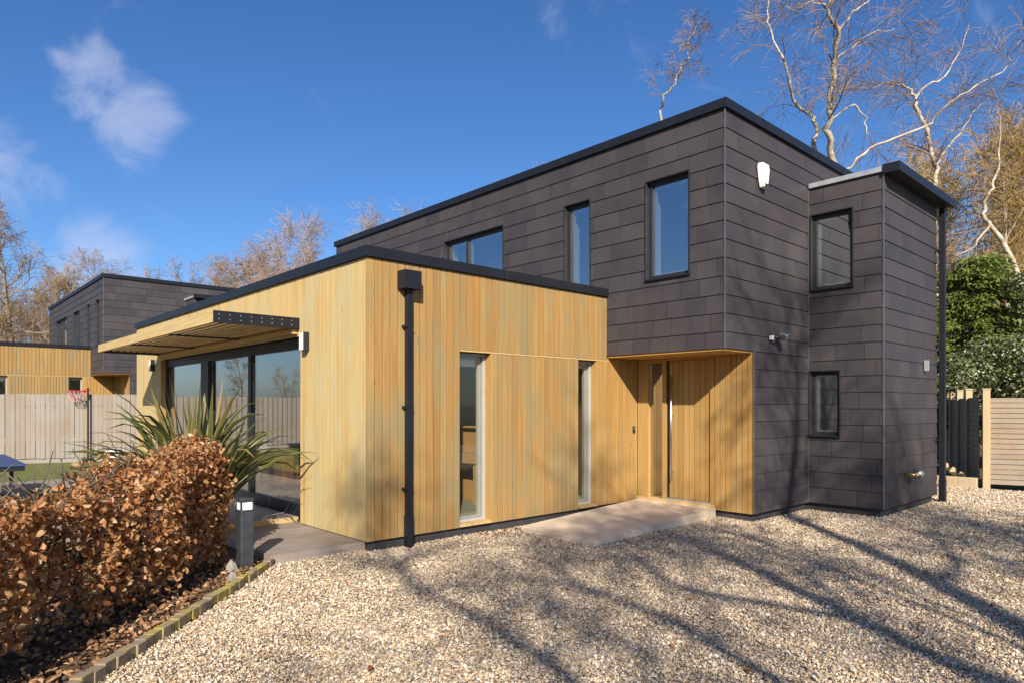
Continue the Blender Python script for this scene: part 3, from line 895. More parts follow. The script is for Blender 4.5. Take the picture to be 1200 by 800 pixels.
MB().tube([(11.60, 3.37, .55), (11.66, 3.37, .555), (11.70, 3.38, .56)], [.055, .058, .03], 12).build('foil_wrap', 'zinc', fl, smooth=True)
MB().tube([(11.30, 3.51, .545), (11.34, 3.42, .52), (11.33, 3.42, .42)], .012, 6).build('drip_pipe', 'metal_grey', fl)
vc = empty('wall_vent', (12.40, 3.51, 2.2)); tag(vc, 'small pale vent cap on the bay wall', 'vent')
box('cowl', (12.36, 3.455, 2.17), (12.42, 3.513, 2.34), 'zinc', vc)

# ---------------- inside the house
so = empty('sofa', (5.6, 10.95, .2)); tag(so, 'tan leather sofa with a white throw seen through the sliding door', 'sofa')
def soft(nm, lo, hi, mat, par, b=.05):
    o = MB().box(lo, hi).build(nm, mat, par); bevel(o, b, 3); return o
soft('base', (4.64, 10.55, .30), (6.5, 11.35, .46), 'leather', so, .03)
soft('arm', (4.62, 10.5, .32), (4.84, 11.36, .80), 'leather', so)
soft('arm', (6.32, 10.5, .32), (6.54, 11.36, .80), 'leather', so)
soft('seat_cushion', (4.85, 10.50, .465), (5.58, 11.05, .62), 'leather', so)
soft('seat_cushion', (5.59, 10.50, .465), (6.31, 11.05, .62), 'leather', so)
soft('backrest', (4.85, 11.06, .465), (6.31, 11.38, .98), 'leather', so)
for u in (4.7, 6.4):
    for v in (10.6, 11.25): box('leg', (u, v, .2), (u + .05, v + .05, .30), 'black', so)
th = MB()
for i in range(14):
    th.box((4.60 + i * .07, 10.93 + .02 * math.sin(i * 2.1), .806), (4.665 + i * .07, 11.40, .99 + .025 * math.sin(i * 1.3)))
thr = th.build('throw', 'throw', None, loc=(5.1, 11.1, .8)); tag(thr, 'white fleece throw over the sofa back and arm', 'throw')
soft_c = soft('cushion', (4.95, 10.80, .625), (5.3, 10.92, .90), 'cushion_green', None); tag(soft_c, 'dark green cushion standing on the sofa seat', 'cushion')
soft_d = soft('cushion', (5.0, 11.05, .99), (5.32, 11.2, 1.18), 'cushion_cream', None); tag(soft_d, 'cream cushion on top of the white throw', 'cushion')
pf = MB().lathe(4.62, 12.0, [(.20, .2), (.27, .25), (.28, .45), (.24, .53), (.05, .55)], 20).build('pouf', 'cream', None, True, (4.62, 12.0, .2))
tag(pf, 'round cream pouf on the floor behind the sliding door', 'pouf')
pn = empty('piano', (6.4, 8.0, .2)); tag(pn, 'upright oak piano seen end on through the slot window', 'piano')
box('case', (6.34, 7.30, .2), (6.72, 8.75, 1.27), 'piano', pn)
box('lid', (6.27, 7.28, 1.272), (6.74, 8.77, 1.30), 'piano', pn)
box('key_bed', (6.03, 7.32, .78), (6.339, 8.73, .92), 'piano', pn)
box('fall_board', (6.22, 7.34, .922), (6.338, 8.71, 1.0), 'piano', pn)
for v in (7.33, 8.64): box('leg', (6.06, v, .2), (6.14, v + .08, .779), 'piano', pn)
tv = empty('wall_screen', (6.0, 15.86, 1.1)); tag(tv, 'black screen on the white end wall inside the timber wing', 'screen')
box('screen', (4.9, 15.84, .95), (7.3, 15.885, 2.0), 'black', tv)
ls = empty('ceiling_lamp', (6.15, 9.6, 1.9)); tag(ls, 'cream pleated lamp shade hanging behind the slot window', 'lamp')
m = MB(); pr = []
for j in range(48):
    an = 2 * math.pi * j / 48; k = 1.0 if j % 2 else .9
    pr.append((math.cos(an) * k, math.sin(an) * k))
vs = [(6.55 + x * .18, 9.5 + y * .18, 2.1) for x, y in pr] + [(6.55 + x * .30, 9.5 + y * .30, 1.78) for x, y in pr]
m.poly(vs, [(j, (j + 1) % 48, 48 + (j + 1) % 48, 48 + j) for j in range(48)]).build('shade', 'cream', ls)
MB().tube([(6.55, 9.5, 2.08), (6.55, 9.5, 2.62)], .006, 5).build('cord', 'black', ls)

# ================================================================= GROUND
def sheet(name, pts, z, mat):
    me = mesh_np(name, [(x, y, z) for x, y in pts], [tuple(range(len(pts)))], mat)
    o = add_obj(name, me); o['kind'] = 'structure'; return o
def grid_sheet(name, x0, x1, y0, y1, n, zf, mat):
    vs = [(x0 + (x1 - x0) * i / n, y0 + (y1 - y0) * j / n, 0) for j in range(n + 1) for i in range(n + 1)]
    vs = [(x, y, zf(x, y)) for x, y, _ in vs]
    fs = [(j * (n + 1) + i, j * (n + 1) + i + 1, (j + 1) * (n + 1) + i + 1, (j + 1) * (n + 1) + i) for j in range(n) for i in range(n)]
    o = add_obj(name, mesh_np(name, vs, fs, mat, True)); o['kind'] = 'structure'; return o
sheet('ground', [(-2500, -2500), (2500, -2500), (2500, 2500), (-2500, 2500)], -.08, 'field')
K0 = Vector((2.86, 6.70)); KD = Vector((-.682, -.732)).normalized(); KN = Vector((-.732, .682)).normalized()
def kp(a, b): p = K0 + KD * a + KN * b; return (p.x, p.y)
drive = [kp(-.05, 0), (3.0, 6.75), (8.9, 6.75), (8.95, 4.75), (15.82, 4.75), (15.82, 3.5), (16.9, -2), (18, -12), (-8, -12), kp(8, 0)]
sheet('gravel_drive', drive, -.042, 'gravel')
sheet('lawn', [(-14, 9), (2.9, 9), (2.9, 16.4), (8, 17), (8, 26), (-14, 30)], -.03, 'grass')
bed = [kp(-.15, .06), kp(8, .06), kp(8, 1.9), kp(-2.3, 1.9), (2.9, 8.6), (2.86, 6.8)]
sheet('planting_bed', bed, -.008, 'mulch')
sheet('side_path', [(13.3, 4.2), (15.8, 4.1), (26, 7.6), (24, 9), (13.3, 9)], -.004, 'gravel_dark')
ent = MB()
top = [(6.06, 6.42, .022), (5.98, 5.10, .018), (8.86, 5.22, .105), (8.82, 6.58, .115)]
ent.poly(top + [(x, y, -.08) for x, y, z in top], [(0, 1, 2, 3), (7, 6, 5, 4), (0, 4, 5, 1), (1, 5, 6, 2), (2, 6, 7, 3), (3, 7, 4, 0)])
e_o = ent.build('entrance_path', 'concrete', None); e_o['kind'] = 'structure'; bevel(e_o, .008)

# deck
dk = empty('deck', (3.4, 7.6, 0)); dk['kind'] = 'structure'
for i in range(12):
    v = 6.755 + i * .146
    if v > 8.45: break
    box('board', (2.86 + .0, v, .035), (3.925 if v > 6.63 else 3.88, v + .14, .068), 'deck', dk)
box('edge_board', (2.85, 6.72, -.05), (3.92, 6.752, .066), 'deck', dk)
box('edge_board', (2.825, 6.72, -.05), (2.848, 8.45, .066), 'deck', dk)
box('step_edge', (1.5, 8.49, -.02), (3.95, 8.52, .128), 'beam', dk)
for i in range(26):
    v = 8.522 + i * .146
    box('board', (1.5, v, .10), (3.955, v + .14, .130), 'deck', dk)
far = MB()
for i in range(26):
    v = 8.522 + (26 + i) * .146
    far.box((1.5, v, .10), (3.955, v + .14, .130))
far.build('boarding', 'deck', dk, kind='stuff')
box('side_board', (1.47, 8.49, -.02), (1.498, 16.1, .128), 'deck', dk)

# kerb
kb = empty('kerb', (K0.x, K0.y, 0)); kb['kind'] = 'structure'
rg = random.Random(5)
kme = mesh_np('kerb_stone', cube_v(-.5, -.5, -.5, .5, .5, .5), CUBE_F, 'kerb')
for i in range(68):
    a = .02 + i * .108
    x, y = kp(a + .052, .03 + rg.uniform(-.008, .008))
    o = add_obj('kerb_stone', kme, kb, (x, y, .005 + rg.uniform(-.006, .008)))
    o.scale = (.1072, .075, .075); o.rotation_euler = (rg.uniform(-.03, .03), rg.uniform(-.03, .03), math.atan2(KD.y, KD.x) + rg.uniform(-.02, .02))
    b = o.modifiers.new('bevel', 'BEVEL'); b.width = .05; b.segments = 2

# patio behind the hedge
pt = empty('patio', (0, 12, 0)); pt['kind'] = 'structure'
for i in range(5):
    for j in range(6):
        box('slab', (-1.7 + i * .62, 10.9 + j * .62, -.05), (-1.7 + i * .62 + .605, 10.9 + j * .62 + .605, -.004 + .004 * ((i + j) % 2)), 'patio', pt)

# pebbles
def pebbles():
    rs = np.random.default_rng(3)
    poly = np.array(drive)
    th = R(47.4)
    # sample in polar wedge round the camera
    N = 1250000
    pts = np.stack([rs.uniform(-3.5, 18, N), rs.uniform(-6.0, 7.0, N)], 1)
    fx = pts[:, 0] * math.cos(th) + pts[:, 1] * math.sin(th)
    rx = pts[:, 0] * math.sin(th) - pts[:, 1] * math.cos(th)
    keep = (fx > 1.9) & (np.abs(rx) < 0.80 * fx + 2.6)
    dist = np.hypot(fx, rx)
    keep &= rs.uniform(0, 1, N) < np.clip(1.25 - dist / 16, 0.35, 1)
    def inside(p, P):
        c = np.zeros(len(p), bool); n = len(P)
        for i in range(n):
            a, b = P[i], P[(i + 1) % n]
            hit = ((a[1] > p[:, 1]) != (b[1] > p[:, 1])) & (p[:, 0] < (b[0] - a[0]) * (p[:, 1] - a[1]) / (b[1] - a[1] + 1e-12) + a[0])
            c ^= hit
        return c
    keep &= inside(pts, poly)
    x, y = pts[:, 0], pts[:, 1]
    keep &= ~((x > 3.93) & (y > 6.64)) & ~((x > 8.89) & (y > 4.66)) & ~((x > 10.64) & (x < 13.1) & (y > 3.57))
    keep &= ~inside(pts, np.array([(6.10, 6.40), (6.03, 5.13), (8.86, 5.24), (8.83, 6.58)]))
    pts = pts[keep]; dist = dist[keep]
    n = len(pts)
    z = -.03 + rs.uniform(-.007, .006, n) + 0.008 * np.sin(pts[:, 0] * 3.1 + 1.3 * np.sin(pts[:, 1] * 2.2)) * np.sin(pts[:, 1] * 2.7)
    me = bpy.data.meshes.new('gravel')
    me.vertices.add(n)
    me.vertices.foreach_set('co', np.column_stack([pts, z]).ravel())
    a = me.attributes.new('rot', 'FLOAT_VECTOR', 'POINT'); a.data.foreach_set('vector', (rs.uniform(0, 6.28, (n, 3)) * np.array([.15, .15, 1])).ravel())
    s = rs.lognormal(math.log(.0074), .38, n)[:, None] * np.column_stack([np.ones(n), rs.uniform(.6, .95, n), rs.uniform(.42, .75, n)])
    s = np.clip(s, .0035, .018) * (1 + np.clip(dist - 7, 0, 8)[:, None] * .05)
    a = me.attributes.new('size', 'FLOAT_VECTOR', 'POINT'); a.data.foreach_set('vector', s.ravel())
    a = me.attributes.new('tone', 'FLOAT', 'POINT'); a.data.foreach_set('value', rs.uniform(0, 1, n))
    me.update()
    o = add_obj('gravel', me)
    tag(o, 'pale brown and cream pea gravel covering the drive', 'gravel', kind='stuff')
    ng = bpy.data.node_groups.new('gravel_scatter', 'GeometryNodeTree')
    ng.interface.new_socket('Geometry', in_out='INPUT', socket_type='NodeSocketGeometry')
    ng.interface.new_socket('Geometry', in_out='OUTPUT', socket_type='NodeSocketGeometry')
    N_, L_ = ng.nodes, ng.links
    gi = N_.new('NodeGroupInput'); go = N_.new('NodeGroupOutput')
    ico = N_.new('GeometryNodeMeshIcoSphere'); ico.inputs['Radius'].default_value = 1; ico.inputs['Subdivisions'].default_value = 1
    sm = N_.new('GeometryNodeSetMaterial'); sm.inputs['Material'].default_value = M['pebble']
    L_.new(ico.outputs[0], sm.inputs['Geometry'])
    ip = N_.new('GeometryNodeInstanceOnPoints')
    L_.new(gi.outputs[0], ip.inputs['Points']); L_.new(sm.outputs[0], ip.inputs['Instance'])
    for nm, sock in (('rot', 'Rotation'), ('size', 'Scale')):
        na = N_.new('GeometryNodeInputNamedAttribute'); na.data_type = 'FLOAT_VECTOR'; na.inputs['Name'].default_value = nm
        L_.new(na.outputs['Attribute'], ip.inputs[sock])
    L_.new(ip.outputs[0], go.inputs[0])
    md = o.modifiers.new('scatter', 'NODES'); md.node_group = ng
    me.materials.append(M['pebble'])
pebbles()

# leaves lying about
def leaf_cards(n, posf, size, mat, name, seed, tilt=0.3, parent=None, zj=0):
    """many small folded leaves in one mesh"""
    rs = np.random.default_rng(seed)
    pos, nrm = posf(rs, n)
    n = len(pos)
    t = np.cross(nrm, rs.normal(size=(n, 3))); t /= np.linalg.norm(t, axis=1, keepdims=True) + 1e-9
    b = np.cross(nrm, t)
    L = size * rs.uniform(.65, 1.25, (n, 1)); W = L * rs.uniform(.5, .68, (n, 1))
    up = nrm * L * rs.uniform(.05, .32, (n, 1))
    curl = nrm * L * rs.uniform(-.25, .3, (n, 1))
    p0 = pos - t * L * .5; p1 = pos + t * L * .5 + curl
    m0 = pos - t * L * .22; m1 = pos + t * L * .18 + curl * .35
    a0 = m0 + b * W * .46 + up; a1 = m0 - b * W * .46 + up
    c0 = m1 + b * W * .44 + up; c1 = m1 - b * W * .44 + up
    V = np.stack([p0, a0, c0, p1, c1, a1, m0, m1], 1).reshape(-1, 3)
    k = np.arange(n)[:, None] * 8
    tri = [(0, 6, 1), (1, 6, 7), (1, 7, 2), (2, 7, 3), (0, 5, 6), (5, 7, 6), (5, 4, 7), (4, 3, 7)]
    Fc = np.concatenate([k + np.array([q]) for q in tri], 0)
    return V, Fc
def tri_mesh(name, V, Fc, mat, parent=None, loc=(0, 0, 0), kind=None):
    loc = Vector(loc)
    me = bpy.data.meshes.new(name)
    V = V - np.array(loc)
    me.vertices.add(len(V)); me.vertices.foreach_set('co', V.astype(np.float32).ravel())
    nf = len(Fc); kk = Fc.shape[1]
    me.loops.add(nf * kk); me.loops.foreach_set('vertex_index', Fc.astype(np.int32).ravel())
    me.polygons.add(nf); me.polygons.foreach_set('loop_start', np.arange(0, nf * kk, kk, dtype=np.int32))
    me.materials.append(M[mat]); me.update(calc_edges=True)
    o = add_obj(name, me, parent, loc)
    if kind: o['kind'] = kind
    return o

# ================================================================= HEDGE
def make_hedge():
    h = empty('hedge', (*kp(2.5, .95), 0)); tag(h, 'clipped beech hedge with dry copper leaves along the mossy kerb', 'hedge')
    a0, a1, b0, b1 = .02, 7.2, .44, 1.02
    rs = np.random.default_rng(8)
    def hz(a): return 1.09 + .05 * np.sin(a * 2.3 + .6) + .035 * np.sin(a * 5.9) - .16 * np.clip(a - 1.1, 0, .8) + .05 * np.sin(a * 9.3)
    def posf(rs, n):
        a = a0 + (a1 - a0) * rs.uniform(0, 1, n) ** 1.15
        face = rs.uniform(0, 1, n)
        dep = np.abs(rs.normal(0, .12, n)) - .02
        b = np.empty(n); z = np.empty(n); nr = np.zeros((n, 3))
        H = hz(a)
        KN3 = np.array([KN.x, KN.y, 0]); KD3 = np.array([KD.x, KD.y, 0])
        f = face < .52   # front
        z_ = rs.uniform(0, 1, n)
        bulge = .09 * np.sin(a * 3.1) + .06 * np.sin(a * 7.7 + 1) + .05 * np.sin(a * 13 + z_ * 7)
        z[:] = (.10 + .90 * z_) * H
        b[:] = b0 + bulge * .8 + dep + .16 * np.clip(.35 - z, 0, 1) + .10 * np.clip(z - H + .22, 0, 1) 
        nr[f] = -KN3
        t = (face >= .52) & (face < .80)
        b[t] = rs.uniform(b0 + .04, b1, t.sum()); z[t] = H[t] - dep[t] * .9 + .06 * np.sin(b[t] * 9 + a[t] * 4)
        nr[t] = (0, 0, 1)
        e = (face >= .80) & (face < .90)
        a[e] = a0 + dep[e] + .05 * np.sin(z[e] * 6); b[e] = rs.uniform(b0 + .05, b1 - .05, e.sum()); z[e] = rs.uniform(.10, 1.0, e.sum()) * 1.1
        nr[e] = -KD3
        i = face >= .90
        b[i] = rs.uniform(b0 + .1, b1, i.sum()); nr[i] = (0, 0, 1)
        P = np.column_stack([K0.x + KD.x * a + KN.x * b, K0.y + KD.y * a + KN.y * b, z])
        # leave thin places
        q = np.sin(a * 4.7 + z * 3) * np.sin(z * 6.1 - a * 2.2) + .5 * np.sin(a * 11 + z * 13)
        low = np.clip((.42 - z) / .42, 0, 1)
        keep = rs.uniform(0, 1, n) < np.clip(1.05 - .55 * (q > .5) - .75 * low - .25 * (a > 2.2), .10, 1)
        nn = nr * .6 + rs.normal(0, .8, (n, 3)); nn /= np.linalg.norm(nn, axis=1, keepdims=True)
        P += rs.normal(0, .035, (n, 3))
        return P[keep], nn[keep]
    V, Fc = leaf_cards(30000, posf, .057, 'beech', 'foliage', 8)
    tri_mesh('foliage', V, Fc, 'beech', h, h.location, 'stuff')
    m = MB(); rg = random.Random(4)
    for i in range(44):
        a = a0 + .12 + (a1 - a0 - .1) * i / 43 + rg.uniform(-.05, .05)
        x, y = kp(a, .76 + rg.uniform(-.09, .09))
        top = 1.02
        pts = [(x, y, -.02)]
        for k in range(1, 5): pts.append((x + rg.uniform(-.04, .04), y + rg.uniform(-.04, .04), top * k / 4))
        m.tube(pts, [.020, .018, .014, .01, .005], 5)
        for k in range(15):
            z = rg.uniform(.12, 1.05); q = Vector((x, y, z)); d = Vector((rg.uniform(-1, 1), rg.uniform(-1, 1), rg.uniform(.1, .9))).normalized()
            l = rg.uniform(.2, .42)
            m.tube([q, q + d * l * .5, q + d * l + Vector((0, 0, .04))], [.008, .006, .003], 4)
    m.build('stems', 'stem', h)
make_hedge()

def litter():
    def pf(rs, n):
        a = rs.uniform(-.1, 6.5, n); b = rs.uniform(.09, 1.6, n)
        P = np.column_stack([K0.x + KD.x * a + KN.x * b, K0.y + KD.y * a + KN.y * b, rs.uniform(.0, .03, n)])
        nn = np.array([0, 0, 1.0]) + rs.normal(0, .5, (n, 3)); nn /= np.linalg.norm(nn, axis=1, keepdims=True)
        return P, nn
    V, Fc = leaf_cards(5200, pf, .05, 'litter', 'l', 21)
    o = tri_mesh('leaf_litter', V, Fc, 'litter', None, (2, 5, 0), 'stuff'); tag(o, 'dry brown leaves and bark scattered under the hedge', 'leaf litter')
    def pf2(rs, n):
        P = np.column_stack([rs.uniform(1.5, 14, n), rs.uniform(1.0, 6.6, n), rs.uniform(-.02, -.01, n)])
        w = rs.uniform(0, 1, n) < .55     # blown against the walls
        P[w, 1] = 6.55 - np.abs(rs.normal(0, .16, w.sum())); P[w, 0] = rs.uniform(5.4, 8.7, w.sum())
        k = ~((P[:, 0] > 8.8) & (P[:, 1] > 4.6)) & ~((P[:, 0] > 10.5) & (P[:, 1] > 3.5)) & ~((P[:, 0] < 3.2) & (P[:, 1] > 4)) & ~((P[:, 0] > 6) & (P[:, 1] > 5.1) & (P[:, 1] < 6.43))
        nn = np.array([0, 0, 1.0]) + rs.normal(0, .3, (n, 3)); nn /= np.linalg.norm(nn, axis=1, keepdims=True)
        return P[k], nn[k]
    V, Fc = leaf_cards(260, pf2, .05, 'beech', 'l', 22)
    o = tri_mesh('fallen_leaf', V, Fc, 'beech', None, (6, 5, 0), 'stuff'); tag(o, 'copper leaves blown onto the gravel beside the timber wall', 'fallen leaves')
    m = MB(); rg = random.Random(9)
    for i in range(900):
        a = rg.uniform(-.1, 6.5); b = rg.uniform(.1, 1.3); x, y = kp(a, b); l = rg.uniform(.02, .06); an = rg.uniform(0, 6.28); z = rg.uniform(0, .018)
        d = Vector((math.cos(an) * l, math.sin(an) * l, rg.uniform(-.01, .02)))
        m.tube([(x, y, z), (x + d.x, y + d.y, z + d.z)], rg.uniform(.004, .010), 4)
    o = m.build('bark_chips', 'stem', None, loc=(2, 5, 0), kind='stuff'); tag(o, 'dark bark chips mulching the bed under the hedge', 'bark chips')
litter()

# ================================================================= FLAX
def make_flax():
    cx, cy = 2.58, 8.2
    t = empty('flax_plant', (cx, cy, 0)); tag(t, 'spiky green flax plant with arching sword leaves behind the copper hedge', 'plant')
    rg = random.Random(12)
    cam2 = Vector((0, 0))
    for i in range(150):
        an = rg.uniform(0, 2 * math.pi)
        up = rg.random()
        L = rg.uniform(1.25, 1.9) if up > .25 else rg.uniform(1.3, 1.85)
        el = R(rg.uniform(48, 74)) if up > .25 else R(rg.uniform(70, 86))
        droop = rg.uniform(1.2, 2.9) if up > .25 else rg.uniform(.05, .35)
        W = rg.uniform(.034, .060)
        p = Vector((cx + rg.uniform(-.13, .13), cy + rg.uniform(-.13, .13), .12))
        d = Vector((math.cos(an) * math.cos(el), math.sin(an) * math.cos(el), math.sin(el)))
        n = 9; tw = rg.uniform(-.5, .5); P = []
        for k in range(n + 1):
            P.append((p.copy(), d.copy()))
            p = p + d * (L / n)
            d = (d + Vector((0, 0, -1)) * droop * (k / n) ** 1.5 * .28).normalized()
        vs = []; fs = []
        for k, (q, dd) in enumerate(P):
            s = k / n
            w = W * (.75 + .5 * s if s < .45 else (1.0) * max(0.02, (1 - (s - .45) / .55)) ** .75)
            side = dd.cross(Vector((0, 0, 1)))
            if side.length < .05: side = Vector((-math.sin(an), math.cos(an), 0))
            side.normalize(); nn = side.cross(dd).normalized()
            rot = Quaternion(dd, tw * s * 2)
            side = rot @ side; nn = rot @ nn
            f = .35 * w
            vs += [q + side * w + nn * f, q + side * w * .92 + nn * f * .92, q, q - side * w * .92 + nn * f * .92, q - side * w + nn * f]
        me_v = [(v.x - cx, v.y - cy, v.z) for v in vs]
        fs = []; mi = []
        for k in range(n):
            for j in range(4):
                fs.append((k * 5 + j, k * 5 + j + 1, k * 5 + 5 + j + 1, k * 5 + 5 + j)); mi.append(1 if j in (0, 3) else 0)
        me = bpy.data.meshes.new('leaf'); me.from_pydata(me_v, [], fs)
        me.materials.append(M['flax']); me.materials.append(M['flax_edge'])
        me.polygons.foreach_set('material_index', mi); me.polygons.foreach_set('use_smooth', [True] * len(fs)); me.update()
        o = bpy.data.objects.new('leaf', me); C.objects.link(o); o.parent = t
make_flax()

# bollard, stones, pots, table, hoop
bo = empty('bollard_light', (2.56, 6.70, 0)); tag(bo, 'short black bollard light with a clear band beside the mossy kerb', 'bollard')
bevel(MB().box((2.495, 6.635, -.06), (2.625, 6.765, .575)).build('post', 'bollard', bo), .008)
MB().box((2.502, 6.642, .576), (2.618, 6.758, .650)).build('diffuser', 'ceramic', bo)
for dx in (-.058, .058):
    for dy in (-.058, .058): box('cage_bar', (2.56 + dx - .007, 6.70 + dy - .007, .5765), (2.56 + dx + .007, 6.70 + dy + .007, .6495), 'bollard', bo)
bevel(MB().box((2.493, 6.633, .651), (2.627, 6.767, .69)).build('cap', 'bollard', bo), .008)
def rock(nm, x, y, s, label, seed):
    rg = random.Random(seed); m = MB(); n = 7
    prof = [(.55 * s, -.02), (s * .6, .25 * s), (s * .42, .75 * s), (s * .15, 1.05 * s)]
    m.lathe(x, y, prof, n); m.v = [(a + rg.uniform(-.12, .12) * s, b + rg.uniform(-.12, .12) * s, c + rg.uniform(-.1, .1) * s) for a, b, c in m.v]
    o = m.build('stone', 'stone', None, loc=(x, y, 0)); tag(o, label, 'stone')
rock('a', 2.40, 6.62, .10, 'dark rounded stone against the foot of the bollard', 2)
rock('b', 2.26, 6.22, .08, 'pale pointed stone lying in the bark beside the kerb', 6)
gp = Vector((.736 * (-465 / 787 * 17.5) + .677 * 17.5, -.677 * (-465 / 787 * 17.5) + .736 * 17.5))
pp = empty('plant_pot', (gp.x, gp.y, -.03)); tag(pp, 'round white garden pot on the grass near the board fence', 'pot')
MB().lathe(gp.x, gp.y, [(.14, -.03), (.23, .16), (.25, .33), (.21, .44), (.19, .44), (.17, .38)], 24).build('bowl', 'ceramic', pp, True)
MB().lathe(gp.x, gp.y, [(.17, .379), (.1, .40), (.02, .41)], 16).build('soil', 'mulch', pp)

tb = empty('garden_table', (.72, 12.6, -.01)); tag(tb, 'dark blue table tennis table on the patio behind the hedge', 'table')
tb.location = (1.42, 12.0, -.01)
def tpart(nm, lo, hi, mat):
    o = bpy.data.objects.new(nm, unit_box(mat)); C.objects.link(o); o.parent = tb
    o.location = [(a + b) / 2 for a, b in zip(lo, hi)]; o.scale = [b - a for a, b in zip(lo, hi)]
tpart('table_top', (-1.52, 0, .735), (0, 1.36, .76), 'blue'); tpart('table_top', (-1.52, 1.37, .735), (0, 2.74, .76), 'blue')
tpart('rim', (-1.50, .02, .665), (-.02, 2.72, .733), 'black')
for x in (-1.35, -.15):
    for y in (.3, 2.4): tpart('leg', (x - .025, y - .025, 0), (x + .025, y + .025, .665), 'metal_grey')

hx = Vector((.736 * (-497 / 787 * 19.44) + .677 * 19.44, -.677 * (-497 / 787 * 19.44) + .736 * 19.44))
hp = empty('basketball_hoop', (hx.x, hx.y, -.03)); tag(hp, 'red basketball hoop on a thin black pole before the board fence', 'hoop')
MB().tube([(hx.x, hx.y, -.03), (hx.x, hx.y, 2.12)], .025, 8).build('pole', 'black', hp)
hc = hx + Vector((-.30, .02))
rpts = [(hc.x + .22 * math.cos(R(a)), hc.y + .22 * math.sin(R(a)), 2.02) for a in range(0, 361, 20)]
MB().tube(rpts, .014, 6, False).build('rim', 'red', hp)
MB().box((hx.x - .12, hx.y - .03, 1.99), (hx.x - .03, hx.y + .03, 2.08)).build('bracket', 'red', hp)
nm_ = MB()
for a in range(0, 360, 30):
    for s in (-1, 1):
        p0 = (hc.x + .21 * math.cos(R(a)), hc.y + .21 * math.sin(R(a)), 2.01); p1 = (hc.x + .12 * math.cos(R(a + s * 40)), hc.y + .12 * math.sin(R(a + s * 40)), 1.72)
        nm_.tube([p0, p1], .006, 3)
nm_.build('net', 'net', hp)
MB().box((hx.x - .16, hx.y - .22, -.03), (hx.x + .12, hx.y + .03, .08)).build('foot', 'black', hp)

# ================================================================= FENCES
def board_fence():
    p0 = Vector((7.2, 21.78)); p1 = Vector((-16.5, 29.9)); d = (p1 - p0).normalized(); n = Vector((-d.y, d.x))
    if n.y > 0: n = -n
    L = (p1 - p0).length; t = empty('garden_fence', (p0.x, p0.y, 0)); tag(t, 'long grey vertical board fence between the two gardens', 'fence')
    ang = math.atan2(d.y, d.x); rg = random.Random(6); me = unit_box('fence'); pitch = .118
    def put(nm, s, w, z0, z1, off, th, mesh=me):
        q = p0 + d * s + n * off
        o = add_obj(nm, mesh, t, (q.x, q.y, (z0 + z1) / 2)); o.scale = (w, th, z1 - z0); o.rotation_euler = (0, 0, ang); return o
    k = int(L / pitch)
    for i in range(k):
        under = i % 2
        put('board', i * pitch + pitch / 2, .110 if not under else .106, .10 + rg.uniform(-.008, .008), 1.93 + rg.uniform(-.012, .012), .03 if under else .052, .02)
    put('gravel_board', L / 2, L, -.06, .085, .012, .03)
    put('rail', L / 2, L, 1.55, 1.63, -.02, .05); put('rail', L / 2, L, .35, .43, -.02, .05)
board_fence()

def slat_fence(a, b, h, mat, pmat, label, ends=True, bays=1, pitch=.1, first=0):
    a, b = Vector(a), Vector(b); d = (b - a).normalized(); L = (b - a).length; ang = math.atan2(d.y, d.x)
    t = empty('slat_fence', (a.x, a.y, 0)); tag(t, label, 'fence')
    rg = random.Random(int(L * 100))
    def put(nm, s, w, z0, z1, th, mt, off=0, tilt=0):
        q = a + d * s + Vector((-d.y, d.x)) * off
        o = add_obj(nm, unit_box(mt), t, (q.x, q.y, (z0 + z1) / 2)); o.scale = (w, th, z1 - z0); o.rotation_euler = (tilt, 0, ang); return o
    bl = L / bays
    for i in range(first, bays + 1):
        put('post', i * bl, .12, -.2, h + .16, .12, pmat)
        put('post_cap', i * bl, .14, h + .163, h + .19, .14, pmat)
    for i in range(bays):
        z = .06; k = 0
        while z < h - .02:
            put('slat', (i + .5) * bl, bl - .125, z, min(z + pitch + .012, h), .017, mat, rg.uniform(-.004, .004), R(-11)); z += pitch; k += 1
    return t
slat_fence((15.86, 3.42), (16.9, .45), 1.75, 'fence_slat', 'post', 'sunlit horizontal slat fence panel beside the gravel drive', bays=2)
slat_fence((15.98, 3.56), (21.2, 5.5), 1.78, 'fence_slat_x', 'post', 'shaded slat fence running back along the dark side path', bays=4, first=1)
sp = MB().box((-.06, -1.0, -.05), (.06, 1.0, .17)).build('timber_sleeper', 'post', None)
sp.location = (15.82, 4.56, 0); tag(sp, 'low timber sleeper across the foot of the side path', 'sleeper'); bevel(sp, .012)

# ================================================================= TREES
def grow(tw, tr, p, d, L, r, lvl, P, rg):
    """adds a branch and its children; tr = thick mesh, tw = thin mesh"""
    n = P['seg'][lvl]; pts = [p.copy()]; rad = [r]; dirs = [d.copy()]
    step = L / n; wob = P['wob'][lvl]; trop = P['trop'][lvl]
    for k in range(n):
        d = (d + Vector((rg.gauss(0, wob), rg.gauss(0, wob), rg.gauss(0, wob) + trop))).normalized()
        p = p + d * step
        pts.append(p.copy()); dirs.append(d.copy()); rad.append(r * (1 - (k + 1) / n) ** P.get('tap', .8) + P['rmin'])
    (tr if lvl < P['thick'] else tw).tube(pts, rad, P['sides'][lvl], False)
    branch_children(tw, tr, pts, dirs, rad, L, lvl, P, rg)

